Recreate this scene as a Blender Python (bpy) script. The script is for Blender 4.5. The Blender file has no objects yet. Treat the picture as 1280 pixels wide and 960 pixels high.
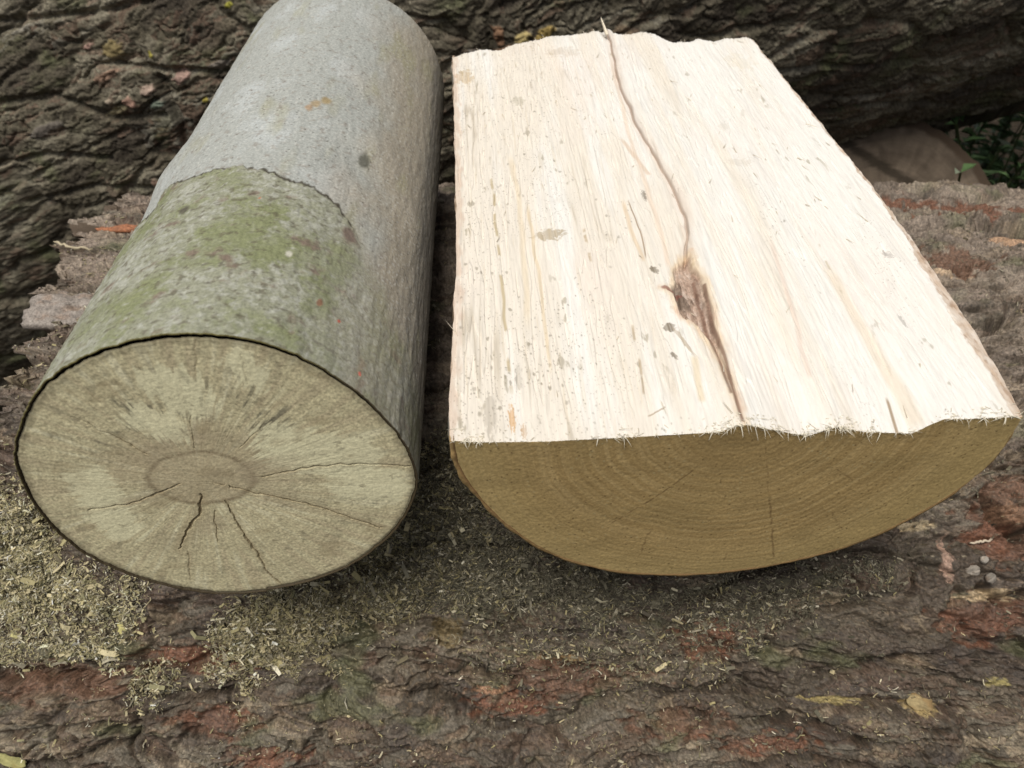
import bpy, math, random
import numpy as np

# ------------------------------------------------------------------ basics
np.seterr(over='ignore')
rng = np.random.default_rng(7)
random.seed(7)
scene = bpy.context.scene
COL = scene.collection
OZ = 1.12                       # height of the camera above the ground (m)
PITCH = math.radians(41.0)
CP, SP = math.cos(PITCH), math.sin(PITCH)
FPX = 995.0                     # focal length in pixels of a 1280 wide frame


def ray(px, py):
    """direction (world) of the sight line through a measured photo point"""
    x, y = (px - 640.0) / FPX, (py - 480.0) / FPX
    return np.array([x, CP - y * SP, -SP - y * CP])


def on_plane(px, py, p0, n):
    d = ray(px, py)
    t = np.dot(p0, n) / np.dot(d, n)
    return d * t


def on_cyl(px, py, c, a, r):
    """first hit with an endless cylinder (point c, unit axis a, radius r)"""
    d = ray(px, py)
    dp = d - a * np.dot(d, a)
    cp_ = c - a * np.dot(c, a)
    A, B, C = dp @ dp, -2 * dp @ cp_, cp_ @ cp_ - r * r
    disc = B * B - 4 * A * C
    t = (-B - math.sqrt(max(disc, 0.0))) / (2 * A)
    return d * t


# ------------------------------------------------------------------ noise
U32 = np.uint32


def _h(ix, iy, seed):
    h = ix.astype(np.int32).view(U32) * U32(374761393) + iy.astype(np.int32).view(U32) * U32(668265263) + U32((seed * 1274126177) & 0xFFFFFFFF)
    h ^= h >> U32(13); h *= U32(1274126177)
    h ^= h >> U32(16); h *= U32(2246822519)
    h ^= h >> U32(15)
    return (h & U32(0xFFFFFF)).astype(np.float32) * np.float32(1 / 0x1000000)


_ga = np.arange(256) * (2 * math.pi / 256)
_GX, _GY = np.cos(_ga).astype(np.float32), np.sin(_ga).astype(np.float32)


def pn(x, y, seed=0):
    x = np.asarray(x, np.float32); y = np.asarray(y, np.float32)
    x, y = np.broadcast_arrays(x, y)
    ix, iy = np.floor(x), np.floor(y)
    fx, fy = x - ix, y - iy
    hx = ix.astype(np.int32).view(U32) * U32(374761393) + U32((seed * 1274126177) & 0xFFFFFFFF)
    hy = iy.astype(np.int32).view(U32) * U32(668265263)
    u = fx * fx * fx * (fx * (fx * 6 - 15) + 10)
    v = fy * fy * fy * (fy * (fy * 6 - 15) + 10)

    def g(dx, dy):
        h = hx + hy + U32((dx * 374761393 + dy * 668265263) & 0xFFFFFFFF)
        h ^= h >> U32(13); h *= U32(1274126177)
        h ^= h >> U32(16); h *= U32(2246822519)
        h >>= U32(24)
        return _GX[h] * (fx - dx) + _GY[h] * (fy - dy)
    a = g(0, 0); a += (g(1, 0) - a) * u
    b = g(0, 1); b += (g(1, 1) - b) * u
    return (a + (b - a) * v) * np.float32(1.45)


def fbm(x, y, o=4, seed=0, gain=0.5):
    s, a, f, t = 0, 1.0, 1.0, 0.0
    for i in range(o):
        s = s + a * pn(x * f + 17.3 * i, y * f - 9.1 * i, seed + i * 13)
        t += a; a *= gain; f *= 2.03
    return s / t * 1.35


def worley(x, y, seed=0):
    x = np.asarray(x, np.float32); y = np.asarray(y, np.float32)
    x, y = np.broadcast_arrays(x, y)
    ix, iy = np.floor(x).astype(np.int32), np.floor(y).astype(np.int32)
    f1 = np.full(x.shape, 9.0, np.float32); f2 = f1.copy()
    cid = np.zeros_like(f1); ddx = np.zeros_like(f1); ddy = np.zeros_like(f1)
    for j in (-1, 0, 1):
        for i in (-1, 0, 1):
            jx, jy = ix + i, iy + j
            px = jx + _h(jx, jy, seed); py = jy + _h(jx, jy, seed + 71)
            dx, dy = x - px, y - py
            d = dx * dx + dy * dy
            c = d < f1
            f2 = np.where(c, f1, np.minimum(f2, d))
            f1 = np.where(c, d, f1)
            cid = np.where(c, _h(jx, jy, seed + 143), cid)
            ddx = np.where(c, dx, ddx); ddy = np.where(c, dy, ddy)
    return np.sqrt(f1), np.sqrt(f2), cid, ddx, ddy


def sst(a, b, x):
    t = np.clip((x - a) / (b - a), 0, 1)
    return t * t * (3 - 2 * t)


def poly_dist(x, y, pts):
    """distance to a polyline and position 0..1 along it"""
    pts = np.asarray(pts, np.float64)
    best = np.full(x.shape, 1e9); tt = np.zeros(x.shape)
    n = len(pts) - 1
    for k in range(n):
        a, b = pts[k], pts[k + 1]
        ab = b - a
        t = np.clip(((x - a[0]) * ab[0] + (y - a[1]) * ab[1]) / (ab @ ab + 1e-12), 0, 1)
        d = np.hypot(x - a[0] - t * ab[0], y - a[1] - t * ab[1])
        c = d < best
        best = np.where(c, d, best); tt = np.where(c, (k + t) / n, tt)
    return best, tt


def mixc(col, new, m):
    m = np.clip(m, 0, 1)[..., None]
    return col * (1 - m) + np.asarray(new, np.float64) * m


def blob(x, y, cx, cy, rx, ry, rot=0.0, seed=0, rough=0.5, f=3.0):
    """soft irregular patch mask"""
    c, s = math.cos(rot), math.sin(rot)
    u = ((x - cx) * c + (y - cy) * s) / rx
    v = (-(x - cx) * s + (y - cy) * c) / ry
    d = np.hypot(u, v) + rough * fbm(u * f * .5 + 3.1 * seed, v * f * .5, 3, 900 + seed)
    return 1 - sst(0.75, 1.0, d)


# ------------------------------------------------------------------ objects
def link(name, me, mats, parent=None):
    o = bpy.data.objects.new(name, me)
    for m in (mats if isinstance(mats, (list, tuple)) else [mats]):
        me.materials.append(m)
    COL.objects.link(o)
    if parent is not None:
        o.parent = parent
        if parent.type == 'EMPTY':
            o.location = (-parent.location[0], -parent.location[1], -parent.location[2])
    return o


def make_mesh(name, V, F, cols=None, smooth=True):
    """V (n,3) in camera centred metres, F (k,4) or (k,3) ints"""
    V = np.array(V, np.float64).reshape(-1, 3).copy()
    V[:, 2] += OZ
    F = np.asarray(F, np.int32)
    me = bpy.data.meshes.new(name)
    me.vertices.add(len(V)); me.vertices.foreach_set('co', V.astype(np.float32).ravel())
    k, w = F.shape
    me.loops.add(k * w); me.loops.foreach_set('vertex_index', F.ravel())
    me.polygons.add(k)
    me.polygons.foreach_set('loop_start', np.arange(0, k * w, w, dtype=np.int32))
    me.polygons.foreach_set('use_smooth', np.full(k, smooth, bool))
    me.update(calc_edges=True)
    if cols is not None:
        c = np.ones((len(V), 4), np.float32)
        c[:, :3] = np.clip(np.asarray(cols, np.float32).reshape(-1, 3), 0.002, 0.92)
        at = me.attributes.new('Col', 'FLOAT_COLOR', 'POINT')
        at.data.foreach_set('color', c.ravel())
    return me


def sub_mesh(name, V, F, cols, smooth=True):
    """make_mesh keeping only the vertices the faces use"""
    V = np.asarray(V).reshape(-1, 3); cols = np.asarray(cols).reshape(-1, 3)
    used = np.unique(F)
    mp = np.full(len(V), -1, np.int64); mp[used] = np.arange(len(used))
    return make_mesh(name, V[used], mp[F], cols[used], smooth)


def gridf(n, m, wrap=False, flip=False):
    i = np.arange(n - 1)[:, None]
    j = np.arange(m if wrap else m - 1)[None, :]
    j2 = (j + 1) % m
    a = i * m + j; b = i * m + j2; c = (i + 1) * m + j2; d = (i + 1) * m + j
    F = np.stack([a, b, c, d], -1).reshape(-1, 4)
    return F[:, ::-1] if flip else F


def empty(name, loc, label, cat, group=None):
    o = bpy.data.objects.new(name, None)
    o.location = (loc[0], loc[1], loc[2] + OZ)
    o.empty_display_size = 0.05
    COL.objects.link(o)
    o['label'] = label; o['category'] = cat
    if group:
        o['group'] = group
    return o


# ------------------------------------------------------------------ materials
def material(name, rough=0.85, spec=0.25, mott=(0.8, 1.2), scale=400.0, bump=0.3, bscale=900.0, bdist=0.0006,
             stretch=(1, 1, 1), sss=0.0, coord='Object'):
    m = bpy.data.materials.new(name); m.use_nodes = True
    nt = m.node_tree; N = nt.nodes; L = nt.links
    b = N['Principled BSDF']
    at = N.new('ShaderNodeAttribute'); at.attribute_name = 'Col'
    tc = N.new('ShaderNodeTexCoord'); mp = N.new('ShaderNodeMapping')
    mp.inputs['Scale'].default_value = stretch
    L.new(tc.outputs[coord], mp.inputs['Vector'])
    n1 = N.new('ShaderNodeTexNoise'); n1.inputs['Scale'].default_value = scale
    n1.inputs['Detail'].default_value = 4; n1.inputs['Roughness'].default_value = 0.65
    L.new(mp.outputs[0], n1.inputs['Vector'])
    mr = N.new('ShaderNodeMapRange')
    mr.inputs['From Min'].default_value = 0.3; mr.inputs['From Max'].default_value = 0.7
    mr.inputs['To Min'].default_value = mott[0]; mr.inputs['To Max'].default_value = mott[1]
    L.new(n1.outputs['Fac'], mr.inputs['Value'])
    mx = N.new('ShaderNodeMix'); mx.data_type = 'RGBA'; mx.blend_type = 'MULTIPLY'
    mx.inputs['Factor'].default_value = 1.0
    L.new(at.outputs['Color'], mx.inputs['A']); L.new(mr.outputs[0], mx.inputs['B'])
    L.new(mx.outputs['Result'], b.inputs['Base Color'])
    b.inputs['Roughness'].default_value = rough
    b.inputs['Specular IOR Level'].default_value = spec
    n2 = N.new('ShaderNodeTexNoise'); n2.inputs['Scale'].default_value = bscale
    n2.inputs['Detail'].default_value = 3
    L.new(mp.outputs[0], n2.inputs['Vector'])
    bp = N.new('ShaderNodeBump'); bp.inputs['Strength'].default_value = bump
    bp.inputs['Distance'].default_value = bdist
    L.new(n2.outputs['Fac'], bp.inputs['Height']); L.new(bp.outputs[0], b.inputs['Normal'])
    return m


M_bark = material('rough_bark', 0.62, 0.4, (0.55, 1.45), 700, 0.6, 900, 0.0012)
M_backbark = material('dark_rough_bark', 0.9, 0.2, (0.65, 1.35), 220, 0.4, 500, 0.001)
M_smooth = material('smooth_grey_bark', 0.7, 0.3, (0.76, 1.24), 800, 0.3, 1100, 0.0004)
M_oldwood = material('weathered_sawn_wood', 0.9, 0.12, (0.80, 1.20), 900, 0.25, 1300, 0.0003)
M_brownwood = material('brown_sawn_wood', 0.9, 0.12, (0.82, 1.18), 1100, 0.15, 1300, 0.0002)
M_split = material('pale_split_wood', 0.75, 0.2, (0.93, 1.06), 700, 0.35, 500, 0.0006, stretch=(1, .06, 1))
M_knot = material('grey_brown_scar', 0.8, 0.25, (0.75, 1.25), 700, 0.5, 800, 0.0006)
M_fibre = material('wood_fibre', 0.7, 0.2, (0.95, 1.05), 300, 0.0, 300, 0.0001)
M_dust = material('sawdust_flakes', 0.85, 0.15, (0.85, 1.15), 900, 0.2, 900, 0.0003)
M_leaf = material('green_leaf', 0.6, 0.3, (0.8, 1.2), 120, 0.1, 300, 0.0003)
M_soil = material('forest_soil', 0.95, 0.1, (0.5, 1.5), 18, 0.8, 40, 0.02)

# ================================================================== base log (the big trunk everything lies on)
BY, BZ, BR = 0.50, -0.712, 0.40
BX0 = -0.322


def bark_relief(x, s, seed, big=1.0):
    """plates, scales and flaky terraces of a coarse bark. returns height (m), cell id, groove mask, terrace phase"""
    xw = x + 0.024 * fbm(x * 8, s * 14, 3, seed + 1) + 0.004 * fbm(x * 45, s * 60, 2, seed + 10)
    sw = s + 0.014 * fbm(x * 8 + 5, s * 16, 3, seed + 2) + 0.005 * fbm(x * 34, s * 50, 3, seed + 3)
    f1, f2, cid, dx, dy = worley(xw * 8.5 / big, sw * 23 / big, seed + 4)
    gap = sst(0.0, 0.20, f2 - f1 + .05 * fbm(x * 60, s * 60, 2, seed + 11))
    h = -0.0075 * (1 - gap) + 0.0080 * (cid - 0.5) + 0.012 * dy * (_h((cid * 9e5).astype(np.int32), (cid * 7e5).astype(np.int32), 5) - .5) + 0.005 * dx * (cid - .5)
    g1, g2, cid2, ex, ey = worley(xw * 27 / big, sw * 62 / big, seed + 5)
    gap2 = sst(0.0, 0.18, g2 - g1)
    h += -0.0022 * (1 - gap2) + 0.0030 * (cid2 - 0.5) + .004 * ey * (cid2 - .5)
    k1, k2, cid3, kx, ky = worley(xw * 62 / big + .25 * fbm(x * 90, s * 120, 2, seed + 12), sw * 135 / big, seed + 13)
    h += 0.0026 * (cid3 - .5) * sst(0, .14, k2 - k1) + .0030 * ky * (cid3 - .45) + .0015 * kx * (.5 - cid3) - .0007 * (1 - sst(0, .12, k2 - k1))
    l1, l2, cid4, lx_, ly_ = worley(xw * 150 / big, sw * 280 / big, seed + 14)
    h += 0.0008 * (cid4 - .5) * sst(0, .2, l2 - l1) + .0012 * ly_ * (cid4 - .4)
    # flaky layers: sharp steps, each layer with its own tint
    q = fbm(xw * 10 / big, sw * 38 / big, 5, seed + 6, .56) * 3.6 + 1.6 * cid
    lv = np.floor(q); fr = q - lv
    h += 0.0026 * (lv + sst(0.0, 0.05, fr) + .25 * fr - .62 * q)
    q2 = fbm(xw * 24 / big + 4, sw * 85 / big, 4, seed + 8, .58) * 3.0
    lv2 = np.floor(q2); fr2 = q2 - lv2
    h += 0.0013 * (lv2 + sst(0.0, 0.06, fr2) - .8 * q2)
    # fissures
    r1 = np.abs(fbm(xw * 7 / big + 2, sw * 26 / big, 4, seed + 15, .55))
    h -= 0.0060 * (1 - sst(0.0, 0.05, r1)) ** 2
    r2 = np.abs(fbm(xw * 22 / big + 7, sw * 70 / big, 3, seed + 16, .55))
    h -= 0.0022 * (1 - sst(0.0, 0.07, r2)) ** 2
    h += 0.0009 * fbm(x * 75, s * 110, 3, seed + 7, .6) + 0.0005 * fbm(x * 260, s * 330, 3, seed + 9, .6)
    lt = _h((lv + 40).astype(np.int32), (cid * 9000).astype(np.int32), 6)
    lt2 = _h((lv2 + 40).astype(np.int32), (cid2 * 9000).astype(np.int32), 8)
    tint = (.65 * lt + .35 * lt2, np.minimum(fr / .05, fr2 / .08))
    return h * big, cid, cid2, gap, tint, cid3


def nonuni(parts):
    out = []
    for a, b, n in parts:
        out.append(np.linspace(a, b, n, endpoint=False))
    out.append(np.array([parts[-1][1]]))
    return np.concatenate(out)


xs = nonuni([(BX0, 0.56, 1120), (0.56, 1.05, 150)])
ph = nonuni([(-80, 42, 1080), (42, 279.0, 150)])
ph = np.radians(ph)
X, PH = np.meshgrid(xs, ph, indexing='ij')
S = PH * BR
# coarse gentle hand shaping, then the bark
h, cid, cid2, gap, (tint, edge_t), q = bark_relief(X, S, 20)
h += 0.006 * fbm(X * 3.5, S * 5, 2, 77)


def base_xs(px, py):
    p = on_cyl(px, py, np.array([0, BY, BZ]), np.array([1., 0, 0]), BR)
    return p[0], math.atan2(p[1] - BY, p[2] - BZ) * BR


grit = pn(X * 900, S * 900, 470) + .6 * pn(X * 420, S * 520, 471)
n_low = fbm(X * 9, S * 22, 4, 41)
n_mid = fbm(X * 30, S * 80, 4, 42)
bc = np.empty(X.shape + (3,)); bc[:] = (0.088, 0.070, 0.050)
bc = mixc(bc, (0.160, 0.134, 0.098), sst(0.0, 0.6, n_low + .5 * n_mid))
bc = mixc(bc, (0.075, 0.058, 0.046), sst(0.05, 0.55, -n_low + 0.4 * n_mid))
bc = bc * (0.62 + .76 * q[..., None])
bc = mixc(bc, (.26, .20, .13), .45 * (q > .88))
bc = mixc(bc, (.135, .062, .036), 0.3 * (q < .12) * sst(-.2, .3, n_low))
bc = mixc(bc, (.075, .056, .042), .75 * sst(.34, .26, tint))
bc = mixc(bc, (.115, .070, .046), .45 * sst(.60, .66, tint) * sst(.78, .72, tint))
bc = mixc(bc, (.165, .145, .110), .5 * sst(.78, .84, tint))
bc = mixc(bc, (.24, .175, .115), .6 * (1 - sst(.3, 1.2, edge_t)) * sst(-.1, .3, fbm(X * 14, S * 30, 2, 45)))
bc = mixc(bc, (0.115, 0.120, 0.060), 0.6 * sst(0.25, 0.5, fbm(X * 16, S * 30, 4, 46)))     # algae
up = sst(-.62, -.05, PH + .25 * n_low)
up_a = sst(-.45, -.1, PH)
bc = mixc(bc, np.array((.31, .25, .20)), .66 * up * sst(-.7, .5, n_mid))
# measured features: reddish exposed inner bark, pale torn places
RED = [(90, 850, 95, 26), (235, 825, 80, 20), (265, 905, 60, 22), (715, 845, 95, 26), (640, 880, 60, 16), (885, 800, 50, 26), (850, 905, 70, 18),
       (1240, 775, 62, 34), (1255, 665, 48, 42), (1190, 330, 48, 16), (1230, 272, 62, 9), (1130, 262, 40, 8), (1262, 620, 30, 40), (330, 950, 60, 16), (960, 930, 70, 14), (35, 855, 40, 20)]
for k, (px, py, rx, ry) in enumerate(RED):
    cx, cs = base_xs(px, py)
    ex_, _ = base_xs(px + rx, py); _, es = base_xs(px, py - ry)
    m = blob(X, S, cx, cs, abs(ex_ - cx), abs(es - cs), 0, k, 0.8, 5)
    h -= 0.0030 * m
    m = m * (1 + .5 * up_a)
    tone = (0.160, 0.072, 0.042) if k % 3 else (0.150, 0.084, 0.054)
    bc = mixc(bc, tone, np.clip(m * (.62 + .6 * sst(.35, .5, tint) + .5 * up_a) * (0.75 + .8 * n_mid), 0, .9))
PALE = [(1185, 350, 26, 4, (0.45, .33, .22)), (1250, 745, 42, 9, (.38, .29, .18)), (1190, 700, 7, 30, (.36, .24, .18)), (1150, 655, 22, 7, (.42, .34, .22)), (1265, 640, 22, 14, (.22, .13, .08)),
        (1262, 300, 30, 5, (.42, .27, .17)), (610, 862, 30, 5, (.30, .17, .10)), (1155, 885, 22, 12, (.40, .30, .14)), (1250, 855, 16, 7, (.30, .25, .10)), (560, 790, 25, 20, (.16, .12, .06)), (1045, 880, 40, 5, (.30, .24, .10)), (700, 822, 30, 6, (.2, .13, .06))]
for k, (px, py, rx, ry, c) in enumerate(PALE):
    cx, cs = base_xs(px, py)
    ex_, _ = base_xs(px + rx, py); _, es = base_xs(px, py - ry)
    m = blob(X, S, cx, cs, abs(ex_ - cx), abs(es - cs), 0, 40 + k, 0.6, 4)
    bc = mixc(bc, c, m * 0.9)
bc = bc * np.clip(1 + .6 * grit, .5, 1.8)[..., None]
bc = mixc(bc, (.34, .29, .20), .7 * sst(.62, .80, pn(X * 520, S * 640, 472) + .15 * n_low))
# a deep split between two plates on the right
for pts, w, dpt in (([(1230, 620), (1262, 655), (1285, 668)], .006, .016), ([(1235, 735), (1262, 752), (1290, 745)], .005, .012), ([(0, 915), (80, 905), (130, 902)], .003, .007),
                    ([(170, 872), (260, 868), (315, 858)], .0035, .008), ([(1175, 240), (1215, 246), (1290, 250)], .003, .005), ([(1180, 392), (1235, 402), (1290, 415)], .003, .006),
                    ([(1180, 275), (1230, 290), (1290, 292)], .003, .006), ([(440, 810), (540, 818), (640, 850)], .003, .006), ([(880, 905), (1000, 900), (1080, 925)], .003, .006)):
    d, _ = poly_dist(X, S, [base_xs(*p) for p in pts])
    d = d + 0.0012 * n_mid
    h -= dpt * (1 - sst(0.0, w, d))
# jagged broken rim at the felled end
rimt = 1 - sst(0.0, 0.05, X - BX0)
jag = 0.022 * fbm(S * 16, S * 0 + 3.3, 2, 55) + 0.007 * np.floor(2.5 * fbm(S * 55, S * 0 + 1.3, 2, 56)) + .002 * grit
XX = X + rimt * jag
h -= 0.006 * rimt * (0.5 + fbm(X * 40, S * 60, 2, 57))
rr = BR + h
P = np.stack([XX, BY + rr * np.sin(PH), BZ + rr * np.cos(PH)], -1)
BASE_P, BASE_PH, BASE_C = P, PH, bc
n, m_ = X.shape
base = empty('fallen_trunk', (0.35, BY, BZ - BR + 0.012), 'thick rough-barked fallen trunk that the two firewood logs lie across', 'tree trunk')
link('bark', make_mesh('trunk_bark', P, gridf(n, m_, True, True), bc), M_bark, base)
# sawn ends of the trunk
for nm, row, dirx in (('felled_end', 0, 1), ('far_end', n - 1, -1)):
    rim = P[row]
    ctr = np.array([rim[:, 0].mean(), BY, BZ])
    ks = np.array([1.0, .985, .96, .9, .7, .4, .02])
    G = ctr + (rim - ctr)[None] * ks[:, None, None]
    G[1:, :, 0] = G[1:, :, 0] * 0.15 + (ctr[0] + dirx * 0.012) * .85
    rad = np.hypot(G[..., 1] - BY, G[..., 2] - BZ)
    c = np.empty(G.shape); c[:] = (.26, .19, .11)
    c = mixc(c, (.16, .10, .06), .5 + .5 * np.sin(rad * 420))
    c[:2] = (.13, .10, .075)
    link(nm, make_mesh(nm, G, gridf(len(ks), m_, True, dirx > 0), c), M_oldwood, base)


def base_surface(px, py):
    """bark point, normal under a measured photo position"""
    x, s = base_xs(px, py)
    i = int(np.argmin(np.abs(xs - x))); j = int(np.argmin(np.abs(ph - s / BR)))
    nrm = np.array([0, math.sin(ph[j]), math.cos(ph[j])])
    return P_base[i, j].copy(), nrm


P_base = P


def slab(name, px, py, lx, ls, th, rot, color, mat, parent, seed, tilt=0.0, lift=0.0, label=None, cat=None, group=None, lumps=0.16):
    """irregular bark or wood flake: a thick rough-edged plate lying on the trunk"""
    c, nrm = base_surface(px, py)
    e1 = np.array([1., 0, 0]); e2 = np.cross(nrm, e1)
    u = e1 * math.cos(rot) + e2 * math.sin(rot); v = -e1 * math.sin(rot) + e2 * math.cos(rot)
    nn = nrm * math.cos(tilt) + v * math.sin(tilt); v = v * math.cos(tilt) - nrm * math.sin(tilt)
    na, nr = 56, 12
    a = np.linspace(0, 2 * math.pi, na, endpoint=False)
    edge = 1 + lumps * fbm(np.cos(a) * 1.6 + seed * 7.7, np.sin(a) * 1.6, 3, 300 + seed) + 0.05 * fbm(np.cos(a) * 7, np.sin(a) * 7, 2, 310 + seed)
    rs = np.concatenate([np.linspace(0.02, 1, nr), [1.01], np.linspace(0.96, 0.02, 5)])
    up = np.concatenate([np.ones(nr), [0.35], np.zeros(5)])
    R_, A_ = np.meshgrid(rs, a, indexing='ij')
    ca, sa = np.cos(A_), np.sin(A_)
    sq = 1 / np.maximum(np.abs(ca), np.abs(sa)) ** (0.1 if lx < .0055 else 0.6)
    gx = R_ * ca * sq * edge * lx; gy = R_ * sa * sq * edge * ls
    z = up[:, None] * th * (1 + .55 * fbm(gx * 90 + seed, gy * 200, 3, 320 + seed)) * (1 - .35 * R_ ** 3) + th * .25 * fbm(gx * 40, gy * 40 + seed, 2, 330)
    V = c + (lift) * nrm + gx[..., None] * u + gy[..., None] * v + z[..., None] * nn
    cc = np.empty(V.shape); cc[:] = color
    cc = cc * (1 + .55 * fbm(gx * 160 + 3 * seed, gy * 420, 4, 340 + seed, .65))[..., None]
    cc = mixc(cc, np.array(color) * np.array([.95, .78, .66]), .7 * sst(.1, .5, fbm(gx * 70 + seed, gy * 160, 3, 350 + seed)))
    me = make_mesh(name, V, gridf(len(rs), na, True), cc)
    if parent is None:
        me.transform(__import__('mathutils').Matrix.Translation((-c[0], -c[1], -c[2] - OZ)))
        o = link(name, me, mat)
        o.location = (c[0], c[1], c[2] + OZ)
    else:
        o = link(name, me, mat, parent)
    if label:
        o['label'] = label
    if cat:
        o['category'] = cat
    if group:
        o['group'] = group
    return o


# loose-standing plates of the trunk's own bark
slab('bark_plate', 68, 388, .022, .015, .008, .10, (.28, .245, .215), M_bark, base, 1, label='thick grey bark plate at the felled end')
slab('bark_plate', 158, 286, .018, .0038, .004, .03, (.33, .135, .065), M_bark, base, 4, label='torn orange flake of inner bark')

# ================================================================== round firewood log (left)
LF = np.array([-0.1150, 0.2167, -0.2419])
LA = np.array([-0.0301, 1.0, 0.0329]); LA /= np.linalg.norm(LA)
LN = np.array([-0.1065, 1.0, 0.0227]); LN /= np.linalg.norm(LN)   # the saw cut is a little askew
LLEN = 0.398
LB = LF + LA * LLEN
LRT = np.cross(LA, [0, 0, 1.0]); LRT /= np.linalg.norm(LRT)      # to the right
LUP = np.cross(LRT, LA)
LR = 0.0760


def skew(a, b):
    """how far along the axis the skewed saw cut lies at in-plane position a, b"""
    return -(a * (LRT @ LN) + b * (LUP @ LN)) / (LA @ LN)


def L_tv(px, py):
    p = on_cyl(px, py, LF, LA, LR) - LF
    t_ = math.atan2(p @ LRT, p @ LUP)
    c = skew(LR * math.sin(t_), LR * math.cos(t_))
    return t_, (p @ LA - c) / (1 - c / LLEN)


def L_face(px, py):
    p = on_plane(px, py, LF, LN) - LF
    return p @ LRT, p @ LUP


rim_pts = np.array([L_face(*p) for p in [(22, 575), (30, 530), (60, 478), (130, 438), (180, 424), (235, 418), (330, 430), (420, 470), (480, 520), (515, 570), (523, 600), (510, 640), (470, 685), (400, 722), (330, 737), (270, 740), (180, 722), (100, 685), (50, 635), (30, 600)]])
rim_t = np.arctan2(rim_pts[:, 0], rim_pts[:, 1]); rim_r = np.hypot(rim_pts[:, 0], rim_pts[:, 1])
_o = np.argsort(rim_t); rim_t, rim_r = rim_t[_o], rim_r[_o]
th = np.linspace(-math.pi, math.pi, 1000, endpoint=False)
vv = nonuni([(0, 0.25, 420), (0.25, LLEN - 0.02, 210), (LLEN - 0.02, LLEN, 24)])
V_, T_ = np.meshgrid(vv, th, indexing='ij')
ct, st = np.cos(T_), np.sin(T_)
# outline noise: wrap-around by using points on a circle
ring = fbm(ct * 1.3 + 4, st * 1.3 + V_ * 3, 2, 101)
oval = np.interp(T_, rim_t, rim_r, period=2 * math.pi)
rad = LR + (oval - LR) * np.exp(-(V_ / .10) ** 2) + 0.0008 * ring * sst(0, .05, V_) - 0.0012 * (V_ / LLEN) + 0.0004 * fbm(T_ * 14, V_ * 60, 3, 102)
rad = rad + 0.0001 * fbm(T_ * 60, V_ * 500, 2, 103)
# rounded far rim
rad = rad - 0.004 * sst(LLEN - 0.012, LLEN, V_) ** 2
for px, py, r_, dh in ((452, 205, .018, -.0022), (470, 180, .014, .0018), (200, 215, .022, .0028), (183, 268, .012, -.0022), (520, 280, .012, .0015), (395, 130, .03, .001)):
    t0, v0 = L_tv(px, py)
    rad += dh * np.exp(-(((T_ - t0) * LR) ** 2 + (V_ - v0) ** 2) / r_ ** 2)
# the older outer bark flake: everything in front of this torn edge
edge_px = [(190, 258), (205, 238), (240, 222), (272, 214), (300, 211), (330, 213), (346, 224), (375, 228), (402, 241), (425, 262), (445, 286), (460, 316), (478, 350), (500, 405), (520, 460), (530, 540)]
tv = np.array([L_tv(*p) for p in edge_px])
tv = tv[np.argsort(tv[:, 0])]
vb = np.interp(T_, tv[:, 0], tv[:, 1], left=tv[0, 1], right=0.0) + 0.0055 * fbm(T_ * 9, T_ * 0 + V_ * 20, 4, 104, .6)
sgn = vb - V_
fade = 1 - sst(0.40, 0.85, T_ + .15 * fbm(T_ * 8, V_ * 60, 3, 107))
flake = sst(-0.0004, 0.0008, sgn)
rad += flake * (0.0011 + 0.0004 * fbm(T_ * 10, V_ * 120, 4, 105) + .00022 * fbm(T_ * 40, V_ * 260, 3, 106)) * fade
# colour
g1 = fbm(T_ * 3.0, V_ * 22, 4, 110); g2 = fbm(T_ * 16, V_ * 200, 3, 111); g3 = fbm(T_ * 45, V_ * 560, 2, 112)
lc = np.empty(T_.shape + (3,)); lc[:] = (0.385, 0.400, 0.375)
lc = mixc(lc, (0.46, 0.485, 0.475), sst(0, .6, g1))
lc = mixc(lc, (0.35, 0.295, 0.215), 0.75 * sst(0.35, 1.0, T_ + 0.35 * g1))           # browner flank
lc = mixc(lc, (0.33, 0.315, 0.19), 0.5 * sst(0.15, .6, fbm(T_ * 4 + 9, V_ * 14, 3, 113)))
lc = mixc(lc, (0.27, 0.24, 0.205), 0.55 * sst(0.25, .55, g2)); lc = mixc(lc, (0.54, 0.54, 0.50), 0.6 * sst(.25, .6, g3))
f1, f2, ci, _, _ = worley(T_ * 26, V_ * 330, 114)
lc = mixc(lc, (0.08, 0.07, 0.055), 0.7 * (1 - sst(0.08, 0.22, f1)) * (ci > 0.8))
fl = np.empty(lc.shape); fl[:] = (0.285, 0.290, 0.215)
a1 = fbm(T_ * 2.6 + 3 + .3 * g2, V_ * 26, 5, 115, .62); a2 = fbm(T_ * 17, V_ * 230, 5, 116, .65)
fl = mixc(fl, (0.215, 0.235, 0.115), .85 * sst(-0.1, 0.45, a1))
fl = mixc(fl, (0.42, 0.425, 0.37), .75 * sst(-0.05, .55, a2 - .8 * a1))
fl = mixc(fl, (0.20, 0.155, 0.12), sst(0.1, .5, fbm(T_ * 5, V_ * 70, 5, 117, .6) - .15))
fl = mixc(fl, (0.11, 0.095, 0.065), .6 * sst(0.28, .45, fbm(T_ * 18, V_ * 330, 3, 118)))
soft = sst(-.015, .02, sgn + .012 * fbm(T_ * 10, V_ * 120, 4, 108))
lc = lc + (fl - lc) * (flake * fade + soft * (1 - fade) * .6)[..., None]
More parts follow.
